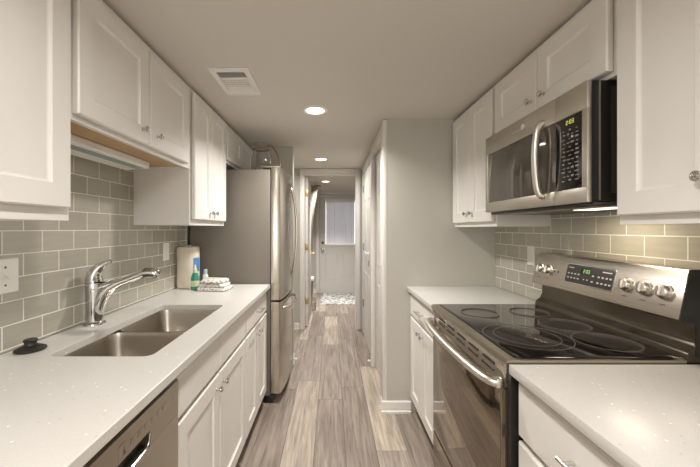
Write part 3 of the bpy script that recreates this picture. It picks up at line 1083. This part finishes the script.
# ------------------------------------------------------------------ things on the sink-side counter
def super_loop(cx, cy, a, b, z, n=28, p=3.0):
    pts = []
    for k in range(n):
        t = 2 * math.pi * k / n
        c, s = math.cos(t), math.sin(t)
        pts.append((cx + a * math.copysign(abs(c) ** (2 / p), c), cy + b * math.copysign(abs(s) ** (2 / p), s), z))
    return pts


pk = thing('paper_towel_roll', 'cream-wrapped paper towel roll standing on the counter in the tiled corner', 'paper towels', (-1.0275, 2.36, 0.914))
zz = [(0.0, 0.060), (0.006, 0.069), (0.03, 0.071), (0.14, 0.0705), (0.26, 0.071), (0.278, 0.0705), (0.287, 0.066), (0.290, 0.050), (0.292, 0.026), (0.299, 0.016), (0.301, 0.004)]
MB().rings([super_loop(-1.0275, 2.36, r, r * 0.95, 0.9143 + z) for z, r in zz]).build('wrapped_roll', M['wrap'], pk)
lb = MB()
pts_o, pts_i = [], []
for k in range(9):
    a = R(-42 + k * 6)
    c, s = math.cos(a), math.sin(a)
    f = lambda v: math.copysign(abs(v) ** (2 / 3.0), v)
    pts_o.append((-1.0275 + 0.0728 * f(c), 2.36 + 0.0692 * f(s)))
    pts_i.append((-1.0275 + 0.0714 * f(c), 2.36 + 0.0679 * f(s)))
lb.prism(pts_o + pts_i[::-1], 'z', 1.030, 1.128)
lb.build('label', M['blue'], pk)

sb = thing('dish_soap_bottle', 'teal green dish soap bottle with pale cap by the towel roll', 'bottle', (-0.938, 2.262, 0.914))
MB().rings([super_loop(-0.938, 2.262, a, b_, 0.9143 + z, 22, 2.4) for z, a, b_ in ((0, 0.024, 0.018), (0.006, 0.028, 0.021), (0.05, 0.029, 0.022), (0.085, 0.026, 0.020), (0.105, 0.020, 0.017), (0.118, 0.014, 0.014))]).build('bottle_body', M['teal'], sb)
MB().lathe((-0.938, 2.262, 1.0325), (0, 0, 1), [(0, 0.0145), (0.022, 0.013), (0.026, 0.009), (0.05, 0.006), (0.055, 0.004)], 18).build('cap', M['capcream'], sb)
MB().rings([super_loop(-0.938, 2.262, a, b_, 0.9143 + z, 22, 2.4) for z, a, b_ in ((0.025, 0.0296, 0.0226), (0.065, 0.0290, 0.0222))], False, False).build('label', M['capcream'], sb)

wb = thing('spray_bottle', 'slim pale bottle with light blue top behind the folded towel', 'bottle', (-0.915, 2.385, 0.914))
MB().rings([super_loop(-0.915, 2.385, a, a * 0.8, 0.9143 + z, 20, 2.6) for z, a in ((0, 0.017), (0.004, 0.019), (0.08, 0.019), (0.092, 0.013))]).build('bottle_body', M['plate'], wb)
MB().lathe((-0.915, 2.385, 1.0066), (0, 0, 1), [(0, 0.0135), (0.03, 0.0135), (0.034, 0.011)], 18).build('cap', M['paleblue'], wb)


def folded_towel():
    m = MB()
    rnd = random.Random(3)
    z = 0.9143
    for i in range(3):
        h = 0.025
        x0, x1, y0, y1 = -0.905 + 0.006 * i, -0.700 - 0.014 * i, 2.195 + 0.006 * i, 2.345 - 0.004 * i
        loops = []
        n = 30
        for ins, dz in ((0.010, 0.0), (0.002, 0.004), (0.0, 0.009), (0.003, 0.019), (0.012, h)):
            lp = []
            for (x, y) in rrect(x0 + ins, x1 - ins, y0 + ins, y1 - ins, 0.02, 6):
                w_ = 0.0022 * math.sin(31 * x + 5 * i + 17 * y) + 0.0018 * math.sin(57 * y + 9 * i)
                lp.append((x + w_, y + w_, z + dz + (0.0025 * math.sin(40 * x + 23 * y + i) if dz > 0.01 else 0)))
            loops.append(lp)
        m.rings(loops)
        z += h - 0.0005
    o = m.build('folded_towel', M['towel'], loc=(-0.80, 2.27, 0.914))
    ang = Matrix.Rotation(R(-8), 4, 'Z')
    o.data.transform(ang)
    return o


tag(folded_towel(), 'folded white hand towel with dark speckled pattern on the counter', 'towel')


# ------------------------------------------------------------------ switch plates
def wall_plate(label, x, sx, yc, zc, w_, h_, toggle):
    t = thing('switch_plate', label, 'switch plate', (x, yc, zc), 'white switch plates')
    MB().rect('x', sx, x, yc - w_ / 2, yc + w_ / 2, zc - h_ / 2, zc + h_ / 2, [(0, 0.0003), (0, 0.003), (0.004, 0.0065)]).build('plate', M['plate'], t)
    if toggle == 'toggle':
        MB().prism([(yc - 0.005, zc - 0.011), (yc + 0.005, zc - 0.011), (yc + 0.005, zc + 0.011), (yc - 0.005, zc + 0.011)], 'x', x + sx * 0.0064, x + sx * 0.0085).build('switch_slot', M['plate'], t)
        MB().tube([(x + sx * 0.0066, yc, zc), (x + sx * 0.016, yc, zc - 0.006), (x + sx * 0.020, yc, zc - 0.009)], [0.0045, 0.0038, 0.003], 8).build('toggle', M['plate'], t)
        for dz in (-0.030, 0.030):
            MB().lathe((x + sx * 0.0063, yc, zc + dz), (sx, 0, 0), [(0, 0.0042), (0.0012, 0.0036), (0.0013, 0)], 12).build('screw', M['screw'], t)
    else:
        MB().rect('x', sx, x, yc - 0.017, yc + 0.017, zc - 0.034, zc + 0.034, [(0, 0.0062), (0, 0.0085), (0.003, 0.0095)]).build('rocker', M['plate'], t)


wall_plate('white toggle switch plate on the tiles above the black stopper', XL + 0.009, 1, 1.105, 1.172, 0.100, 0.118, 'toggle')
wall_plate('small white switch plate on the tiles beside the paper towel roll', XL + 0.009, 1, 2.185, 1.181, 0.075, 0.115, 'rocker')
wall_plate('white switch plate on the tiles beyond the range back panel', XR - 0.009, -1, 1.962, 1.173, 0.075, 0.116, 'rocker')


# ------------------------------------------------------------------ range
RY0, RY1 = 1.0225, 1.7905
rg = thing('electric_range', 'freestanding stainless electric range with black glass cooktop', 'range', (0.86, 1.406, 0))
MB().box(0.575, 1.183, RY0 + 0.002, RY1 - 0.002, 0.03, 0.897).box(0.556, 0.575, RY0 + 0.002, RY0 + 0.0245, 0.03, 0.896).build('body', M['black'], rg)
for xx in (0.62, 1.13):
    for yy in (RY0 + 0.05, RY1 - 0.05):
        MB().cyl((xx, yy, 0), (xx, yy, 0.0295), 0.018, 12).build('foot', M['black'], rg)
dr = MB().rect('x', -1, 0.574, RY0 + 0.026, RY1 - 0.012, 0.055, 0.250, [(0, 0), (0, 0.024), (0.006, 0.030)]).build('storage_drawer', M['ovenglass'], rg)
od = MB().rect('x', -1, 0.574, RY0 + 0.026, RY1 - 0.012, 0.257, 0.822, [(0, 0), (0, 0.024), (0.006, 0.030)]).build('oven_door', M['ovenglass'], rg)
MB().rect('x', -1, 0.544, RY0 + 0.044, RY1 - 0.030, 0.275, 0.800, [(0, -0.004), (0, 0.0006), (0.002, 0.0010)]).build('window', M['ovenwin'], od)
h = MB()
hz = 0.842
h.tube([(0.530, RY0 + 0.034, hz - 0.004), (0.507, RY0 + 0.052, hz - 0.002), (0.492, RY0 + 0.14, hz), (0.485, RY0 + 0.27, hz), (0.483, 1.4065, hz), (0.485, RY1 - 0.27, hz), (0.492, RY1 - 0.14, hz), (0.505, RY1 - 0.045, hz + 0.002), (0.530, RY1 - 0.022, hz + 0.002)], 0.017, 14, 2, flat=0.8)
h.box(0.524, 0.545, RY0 + 0.027, RY0 + 0.052, hz - 0.020, hz + 0.012, 0.004).box(0.524, 0.545, RY1 - 0.040, RY1 - 0.012, hz - 0.020, hz + 0.012, 0.004)
h.build('handle', M['satin'], od)
# vent strip between door and cooktop
vs = MB().prism([(0.574, 0.826), (0.547, 0.826), (0.556, 0.893), (0.574, 0.893)], 'y', RY0 + 0.026, RY1 - 0.012).build('vent_strip', M['steel'], rg)
sl = MB()
for k in range(5):
    y = RY0 + 0.10 + k * 0.122
    for q in (0.0, 0.022):
        a = 0.0125 + q
        x_ = 0.547 + (0.009 * (0.018 + q * 1.0) / 0.067)
        sl.box(x_ - 0.0022, x_ + 0.003, y, y + 0.085, 0.848 + q, 0.855 + q)
sl.build('vent_slot', M['black'], vs)
# cooktop
ct = MB()
ct.prism([(0.574, 0.8975), (0.552, 0.8975), (0.540, 0.903), (0.537, 0.912), (0.541, 0.920), (0.550, 0.9235), (1.100, 0.9235), (1.100, 0.8975)], 'y', RY0 + 0.0005, RY1 - 0.0005)
ck = ct.build('cooktop_frame', M['steel_cook'], rg)
g = MB().rings([[(x, y, z_) for x, y in rrect(0.575 + i_, 1.090 - i_, RY0 + 0.016 + i_, RY1 - 0.012 - i_, 0.02, 5)] for i_, z_ in ((0, 0.9236), (0, 0.9255), (0.002, 0.9268))])
gl = g.build('cooktop_glass', M['blackglass'], rg)
ZB = 0.9271
for cx, cy, rads in ((0.735, 1.250, (0.150, 0.112)), (0.715, 1.60, (0.085,)), (0.965, 1.615, (0.085,)), (0.985, 1.400, (0.094,)), (0.985, 1.188, (0.101,))):
    m = MB()
    for rr in rads:
        n = 56
        rgs = []
        for r_, z_ in ((rr - 0.0009, ZB - 0.0003), (rr - 0.0009, ZB + 0.0001), (rr + 0.0009, ZB + 0.0001), (rr + 0.0009, ZB - 0.0003)):
            rgs.append([(cx + r_ * math.cos(2 * math.pi * k / n), cy + r_ * math.sin(2 * math.pi * k / n), z_) for k in range(n)])
        m.rings(rgs, False, False)
    m.build('burner_ring', M['ring'], gl)
# back guard
riser = MB().prism([(1.1005, 0.8975), (1.1005, 0.935), (1.108, 0.948), (1.128, 0.962), (1.138, 0.985), (1.140, 1.042), (1.183, 1.042), (1.183, 0.8975)], 'y', RY0 + 0.002, RY1 - 0.002)
riser.build('back_riser', M['steel_riser'], rg)
A0, A1 = Vector((1.083, 0, 1.043)), Vector((1.118, 0, 1.200))
cp = MB().prism([(1.183, 1.0425), (1.088, 1.0425), (1.083, 1.047), (1.117, 1.196), (1.124, 1.2025), (1.183, 1.2025)], 'y', RY0 + 0.006, RY1 - 0.002)
cp = cp.build('control_panel', M['steel'], rg)
for y0, y1 in ((RY0 + 0.0005, RY0 + 0.0058),):
    MB().prism([(1.186, 0.93), (1.130, 0.935), (1.130, 1.035), (1.078, 1.040), (1.112, 1.2025), (1.120, 1.2045), (1.186, 1.2045)], 'y', y0, y1).build('end_cap', M['black'], rg)
up = (A1 - A0).normalized()
nrm = Vector((-up.z, 0, up.x)).normalized()
if nrm.x > 0:
    nrm = -nrm


def on_panel(y, z, off):
    """a point on the sloping control panel at height z"""
    f = (z - 1.047) / (1.196 - 1.047)
    return Vector((1.083 + 0.034 * f, y, z)) + nrm * off


def panel_rect(y0, y1, z0, z1, o0, o1, mb=None):
    mb = mb or MB()
    loops = []
    for o_ in (o0, o1):
        loops.append([tuple(on_panel(y, z, o_)) for y, z in ((y0, z0), (y1, z0), (y1, z1), (y0, z1))])
    return mb.rings(loops)


dsp_l = []
for o_, ins in ((-0.001, 0), (0.0022, 0), (0.003, 0.002)):
    dsp_l.append([tuple(on_panel(y, z, o_)) for y, z in rrect(1.290 + ins, 1.548 - ins, 1.088 + ins, 1.168 - ins, 0.010, 5)])
dsp = MB().rings(dsp_l).build('display', M['panelgrey'], rg)
fr_l = []
for o_, ins in ((-0.001, -0.005), (0.0012, -0.005), (0.0016, -0.003)):
    fr_l.append([tuple(on_panel(y, z, o_)) for y, z in rrect(1.290 + ins, 1.548 - ins, 1.088 + ins, 1.168 - ins, 0.013, 5)])
MB().rings(fr_l).build('display_rim', M['nickel'], rg)
panel_rect(1.408, 1.462, 1.132, 1.158, 0.0028, 0.0034).build('clock_window', M['black'], dsp)
SEG = {'2': 'abged', '0': 'abcdef', '3': 'abgcd', '7': 'abc', '4': 'fgbc', '6': 'afgecd'}


def seven(text, put, w_, h_, t, gap):
    """put(u, v) -> callback that adds a bar with corners u0,u1,v0,v1 (u grows in reading order)"""
    u = 0.0
    for ch in text:
        if ch == ':':
            put(u, u + t, h_ * 0.25, h_ * 0.25 + t)
            put(u, u + t, h_ * 0.65, h_ * 0.65 + t)
            u += t + gap
            continue
        for s_ in SEG[ch]:
            if s_ == 'a':
                put(u, u + w_, h_ - t, h_)
            elif s_ == 'd':
                put(u, u + w_, 0, t)
            elif s_ == 'g':
                put(u, u + w_, h_ / 2 - t / 2, h_ / 2 + t / 2)
            elif s_ == 'f':
                put(u, u + t, h_ / 2, h_)
            elif s_ == 'e':
                put(u, u + t, 0, h_ / 2)
            elif s_ == 'b':
                put(u + w_ - t, u + w_, h_ / 2, h_)
            elif s_ == 'c':
                put(u + w_ - t, u + w_, 0, h_ / 2)
        u += w_ + gap


dg = MB()
seven('2:03', lambda a, b_, c, d_: panel_rect(1.446 - b_, 1.446 - a, 1.137 + c, 1.137 + d_, 0.0034, 0.0038, dg), 0.008, 0.016, 0.0022, 0.003)
dg.build('digits', M['green'], dsp)
mk = MB()
for y in (1.535, 1.515, 1.495, 1.475):
    for z in (1.106, 1.125):
        panel_rect(y - 0.010, y, z, z + 0.0055, 0.0029, 0.0033, mk)
for y in (1.395, 1.365, 1.345, 1.325, 1.307):
    for z in (1.104, 1.128):
        panel_rect(y - 0.010, y, z, z + 0.006, 0.0029, 0.0033, mk)
for y in (1.44, 1.42):
    panel_rect(y - 0.006, y, 1.108, 1.113, 0.0029, 0.0033, mk)
panel_rect(1.505, 1.535, 1.152, 1.156, 0.0029, 0.0033, mk)
panel_rect(1.300, 1.345, 1.152, 1.156, 0.0029, 0.0033, mk)
mk.build('button_lettering', M['mark'], dsp)
for y in (1.738, 1.672, 1.232, 1.160, 1.090):
    c = on_panel(y, 1.124, 0.0002)
    kb_ = MB().lathe(c, nrm, [(0, 0.027), (0.004, 0.0265), (0.006, 0.0225), (0.018, 0.021), (0.021, 0.018), (0.022, 0)], 26)
    kb_ = kb_.build('knob', M['satin'], rg)
    q = MB()
    c2 = on_panel(y, 1.124, 0.0215)
    e1 = Vector((0, 1, 0))
    lo = []
    for o_, sc in ((0, 1.0), (0.008, 0.85)):
        lo.append([tuple(c2 + nrm * o_ + e1 * a * sc + up * b_ * sc) for a, b_ in ((-0.0045, -0.016), (0.0045, -0.016), (0.0045, 0.016), (-0.0045, 0.016))])
    q.rings(lo).build('grip', M['nickel'], kb_)
for y in (1.632, 1.604):
    MB().lathe(on_panel(y, 1.122, 0.0001), nrm, [(0, 0.006), (0.0015, 0.0055), (0.0016, 0)], 14).build('indicator_light', M['screw'], cp)
pm = MB()
for y in (1.740, 1.674, 1.232, 1.160, 1.090):
    panel_rect(y - 0.010, y + 0.010, 1.080, 1.083, 0.0001, 0.0005, pm)
pm.build('panel_lettering', M['screw'], cp)

# ------------------------------------------------------------------ microwave
mw = thing('microwave', 'stainless over-the-range microwave hung beneath the short cabinet', 'microwave', (1.0, 1.407, 1.405))
MY0, MY1 = 1.061, 1.763
MZ0, MZ1 = 1.418, 1.8115
MB().box(0.8365, XR - 0.0095, MY0 + 0.002, MY1 - 0.002, MZ0 + 0.004, MZ1 - 0.001).build('body', M['black'], mw)
MB().box(0.846, XR - 0.011, MY0 + 0.005, MY1 - 0.005, MZ0 - 0.012, MZ0 + 0.0035, 0.004).build('underside', M['panelgrey'], mw)
MB().box(0.858, 0.864, MY0 - 0.0005, MY0 + 0.0018, MZ0 + 0.006, MZ1 - 0.003).build('side_seam', M['nickel'], mw)
MB().box(0.90, 1.16, MY0 - 0.0008, MY0 + 0.0018, MZ0 + 0.03, MZ1 - 0.02).build('side_panel', M['mwside'], mw)


def mw_front(y0, y1, gy0, gy1):
    """steel frame with a flush dark glass panel"""
    m = MB()
    gz0, gz1 = 1.468, 1.722
    x0, x1 = 0.820, 0.836
    m.box(x0, x1, y0, y1, gz1, MZ1 - 0.0005, 0.002).box(x0, x1, y0, y1, MZ0, gz0, 0.002)
    if gy0 > y0:
        m.box(x0, x1, y0, gy0, gz0 - 0.003, gz1 + 0.003, 0.002)
    if gy1 < y1:
        m.box(x0, x1, gy1, y1, gz0 - 0.003, gz1 + 0.003, 0.002)
    return m


md = mw_front(1.2145, MY1, 1.2145, 1.738).build('door', M['steel_mw'], mw)
MB().box(0.8235, 0.836, 1.2148, 1.7375, 1.4685, 1.7215, 0.001).build('window', M['mwglass'], md)
mc = mw_front(MY0, 1.2125, 1.084, 1.2125).build('control_panel', M['steel_mw'], mw)
mg = MB().box(0.8215, 0.836, 1.0845, 1.2122, 1.4685, 1.7215, 0.001).build('keypad', M['blackglass'], mw)
hd = MB()
hd.tube([(0.818, 1.283, 1.742), (0.806, 1.283, 1.738), (0.796, 1.283, 1.710), (0.790, 1.283, 1.650), (0.788, 1.283, 1.600), (0.790, 1.283, 1.550), (0.796, 1.283, 1.490), (0.806, 1.283, 1.462), (0.818, 1.283, 1.458)], 0.0125, 12, 2)
hd.build('handle', M['satin'], md)
dk = MB()
seven('2:03', lambda a, b_, c, d_: dk.box(0.8207, 0.8214, 1.158 - b_, 1.158 - a, 1.694 + c, 1.694 + d_), 0.0085, 0.015, 0.0022, 0.003)
dk.build('digits', M['yellow'], mg)
km = MB()
rk = random.Random(8)
for i in range(13):
    z = 1.672 - i * 0.0145
    cols = (1.172, 1.140, 1.108) if i % 2 == 0 else (1.168, 1.148, 1.128, 1.106)
    for y in cols:
        ww = rk.uniform(0.008, 0.018)
        km.box(0.8209, 0.8214, y - ww / 2, y + ww / 2, z, z + rk.choice((0.0025, 0.003, 0.0055)))
km.build('button_lettering', M['dimmark'], mg)
# round maker's badge
bd = MB().lathe((0.8202, 1.417, 1.769), (-1, 0, 0), [(0, 0.0155), (0.0012, 0.015), (0.0014, 0)], 26).build('badge', M['nickel'], mw)
bb_ = MB()
bb_.torus((0.8184, 1.4170, 1.7690), 0.0125, 0.0010, 'x', 26, 5)
bb_.tube([(0.8184, 1.4225, 1.7745), (0.8184, 1.4205, 1.7765), (0.8184, 1.4185, 1.7740), (0.8184, 1.4210, 1.7680), (0.8184, 1.4205, 1.7625), (0.8184, 1.4180, 1.7640)], 0.0009, 6, 1)
bb_.tube([(0.8184, 1.4125, 1.7745), (0.8184, 1.4155, 1.7760), (0.8184, 1.4155, 1.7710), (0.8184, 1.4130, 1.7690), (0.8184, 1.4160, 1.7670), (0.8184, 1.4150, 1.7625), (0.8186, 1.4995, 1.765)], 0.0009, 6, 1)
bb_.build('emblem', M['plate'], bd)
MB().lathe((0.8202, 1.2135, 1.440), (-1, 0, 0), [(0, 0.006), (0.001, 0.0055), (0.0011, 0)], 14, flat=2.0).build('latch_button', M['steel'], md)
MB().box(0.95, 1.03, 1.12, 1.30, MZ0 - 0.0145, MZ0 - 0.0125).build('work_light', M['mwlight'], mw)
vg = MB()
for k in range(2):
    vg.box(0.865, 0.915, 1.08 + k * 0.34, 1.37 + k * 0.34, MZ0 - 0.0145, MZ0 - 0.0125)
vg.build('grease_filter', M['steel'], mw)
la = bpy.data.lights.new('hood_lamp', 'AREA')
la.shape = 'RECTANGLE'
la.size, la.size_y = 0.07, 0.20
la.energy = 0.75
la.color = (1.0, 0.86, 0.66)
lo_ = bpy.data.objects.new('hood_lamp', la)
COL.objects.link(lo_)
lo_.location = (1.04, 1.27, MZ0 - 0.018)


# ------------------------------------------------------------------ ceiling fixtures
def downlight(x, y, label, power, spread=142):
    t = thing('recessed_light', label, 'ceiling light', (x, y, CEIL), 'recessed ceiling lights')
    MB().lathe((x, y, CEIL - 0.0003), (0, 0, -1), [(0, 0.085), (0.004, 0.084), (0.009, 0.076), (0.008, 0.068), (0.0035, 0.060), (0.0, 0.058)], 36).build('trim_ring', M['plate'], t)
    MB().lathe((x, y, CEIL - 0.0042), (0, 0, -1), [(0, 0.060), (0.002, 0.058), (0.0025, 0)], 32).build('lens', M['light'], t)
    a = bpy.data.lights.new('downlight_lamp', 'AREA')
    a.shape = 'DISK'
    a.size = 0.13
    a.energy = power
    a.color = LAMP_COLOR
    a.spread = R(spread)
    ob = bpy.data.objects.new('downlight_lamp', a)
    COL.objects.link(ob)
    ob.location = (x, y, CEIL - 0.014)


downlight(-0.114, 2.22, 'round recessed ceiling light between the cabinets, nearest the vent', LAMP_POWER)
downlight(-0.126, 3.77, 'round recessed ceiling light just in front of the doorway', HALL_POWER, 168)
downlight(-0.107, 5.53, 'round recessed ceiling light in the entry beyond the doorway', 17.0, 116)
downlight(-0.05, 0.42, 'recessed ceiling light above the near ends of the counters', LAMP_POWER * 0.68, 165)
downlight(-0.05, -1.25, 'unseen recessed ceiling light added behind the viewpoint for fill', LAMP_POWER * 2.8, 155)  # unseen lamp added behind the camera to fill the kitchen

vt = thing('ceiling_vent', 'white louvred register in the ceiling above the sink-side cabinets', 'vent', (-0.515, 1.80, CEIL))
vm = MB()
vx0, vx1, vy0, vy1 = -0.618, -0.415, 1.635, 1.960
for a in ((vx0, vx1, vy0, vy0 + 0.035), (vx0, vx1, vy1 - 0.05, vy1), (vx0, vx0 + 0.03, vy0 + 0.035, vy1 - 0.05), (vx1 - 0.03, vx1, vy0 + 0.035, vy1 - 0.05), (vx0 + 0.03, vx1 - 0.03, 1.735, 1.760)):
    vm.box(a[0], a[1], a[2], a[3], CEIL - 0.008, CEIL - 0.0004, 0.002)
vm.build('frame', M['plate'], vt)
MB().box(vx0 + 0.03, vx1 - 0.03, vy0 + 0.035, vy1 - 0.05, CEIL - 0.0022, CEIL - 0.0005).build('duct_opening', M['dimmark'], vt)
for k in range(5):
    t = MB().box(vx0 + 0.031, vx1 - 0.031, -0.006, 0.006, -0.0006, 0.0006)
    t.xform(Matrix.Translation((0, 1.678 + k * 0.0125, CEIL - 0.006)) @ Matrix.Rotation(R(28), 4, 'X'))
    t.build('louvre', M['plate'], vt)
lv = MB()
for k in range(11):
    x = vx0 + 0.037 + k * 0.0128
    lv.box(x, x + 0.0075, 1.7605, 1.845, CEIL - 0.007, CEIL - 0.003)
for k in range(3):
    lv.box(vx0 + 0.031, vx1 - 0.031, 1.772 + k * 0.026, 1.780 + k * 0.026, CEIL - 0.0075, CEIL - 0.0035)
lv.box(vx0 + 0.031, vx1 - 0.031, 1.845, 1.9095, CEIL - 0.007, CEIL - 0.003)
lv.build('grille', M['plate'], vt)


# ------------------------------------------------------------------ the entry beyond the doorway
mt = MB().rings([[(x, y, z_) for x, y in rrect(-0.205 + i_, 0.72 - i_, 5.83 + i_, 6.80 - i_, 0.02, 4)] for i_, z_ in ((0, 0.0004), (0, 0.007), (0.004, 0.010))])
o = mt.build('floor_mat', M['mat'], loc=(0.25, 6.3, 0))
tag(o, 'grey and white patterned mat on the floor before the entry door', 'mat')

cr = thing('curtain_rod', 'dark thin curtain rod near the ceiling of the entry', 'curtain rod', (-0.66, 5.70, 2.075))
MB().cyl((XL + 0.012, 5.70, 2.075), (-0.215, 5.70, 2.075), 0.009, 12).build('rod', M['screw'], cr)
MB().lathe((-0.215, 5.70, 2.075), (1, 0, 0), [(0, 0.011), (0.008, 0.015), (0.02, 0.012), (0.024, 0)], 14).build('finial', M['screw'], cr)
MB().lathe((XL + 0.0005, 5.70, 2.075), (1, 0, 0), [(0, 0.028), (0.006, 0.026), (0.012, 0.012)], 16).build('bracket', M['screw'], cr)

cb = bmesh.new()
NU, NV = 44, 26
gv = []
for j in range(NV + 1):
    t = j / NV
    z = 2.088 - t * 1.19
    # gathered towards the wall lower down
    k = max(0.0, 1 - t * 1.7)
    xr_ = -0.335 + 0.105 * (k ** 1.3)
    xl_ = -0.93
    row = []
    for i in range(NU + 1):
        s = i / NU
        x = xl_ + (xr_ - xl_) * s
        y = 5.70 - 0.0125 + (-0.012 - 0.022 * t) * (0.5 + 0.5 * math.sin(s * 2 * math.pi * 9 + 0.5)) - 0.001
        row.append(cb.verts.new((x, y, z)))
    gv.append(row)
for j in range(NV):
    for i in range(NU):
        cb.faces.new((gv[j][i], gv[j][i + 1], gv[j + 1][i + 1], gv[j + 1][i]))
m = MB()
m._merge(cb)
cu = m.build('curtain', M['curtain'], loc=(-0.66, 5.70, 2.07), angle=80)
so = cu.modifiers.new('cloth', 'SOLIDIFY')
so.thickness = 0.003
tag(cu, 'beige gathered curtain hanging beyond the open white door', 'curtain')

bn = thing('waste_bin', 'grey bin with white rim standing below the curtain in the entry', 'bin', (-0.48, 5.75, 0))
MB().rings([[(x, y, z_) for x, y in rrect(-0.64 - i_, -0.325 + i_, 5.62 - i_, 5.90 + i_, 0.03, 4)] for i_, z_ in ((-0.025, 0.0), (0.0, 0.445))]).build('bin_body', M['bin'], bn)
MB().rings([[(x, y, z_) for x, y in rrect(-0.645 - i_, -0.32 + i_, 5.615 - i_, 5.905 + i_, 0.03, 4)] for i_, z_ in ((0, 0.4455), (0.004, 0.455), (0.0, 0.485), (-0.02, 0.490))]).build('lid', M['plate'], bn)

wk = MB()
for z in (0.012, 0.075, 0.13):
    lp = rrect(-0.44, -0.265, 5.38, 5.56, 0.03, 4)
    lp = [(x, y, z) for x, y in lp]
    wk.tube(lp + [lp[0]], 0.004, 6)
for x, y in rrect(-0.44, -0.265, 5.38, 5.56, 0.03, 2):
    wk.cyl((x, y, 0.0), (x, y, 0.132), 0.003, 6)
for k in range(6):
    x = -0.425 + k * 0.029
    wk.cyl((x, 5.38, 0.012), (x, 5.56, 0.012), 0.0025, 6)
o = wk.build('wire_basket', M['wire'], loc=(-0.35, 5.47, 0))
tag(o, 'small grey wire basket on the floor beside the patterned mat', 'basket')


def doorstop(name_label, p, ax):
    t = thing('door_stop', name_label, 'door stop', p, 'white door stops')
    MB().lathe(p, ax, [(0, 0.012), (0.004, 0.012), (0.006, 0.0055), (0.012, 0.0055)], 12).build('stem', M['plate'], t)
    q = Vector(p) + Vector(ax) * 0.0123
    MB().lathe(q, ax, [(0, 0.0095), (0.014, 0.0095), (0.017, 0.006), (0.0171, 0)], 12).build('tip', M['plate'], t)


doorstop('tiny white door stop low on the wall end past the refrigerator', (-0.3735, 3.27, 0.045), (1, 0, 0))
doorstop('tiny white door stop low on the casing between the two hall doors', (0.3755, 3.21, 0.05), (-1, 0, 0))

for ob in bpy.data.objects:
    if '_org' in ob.keys():
        del ob['_org']
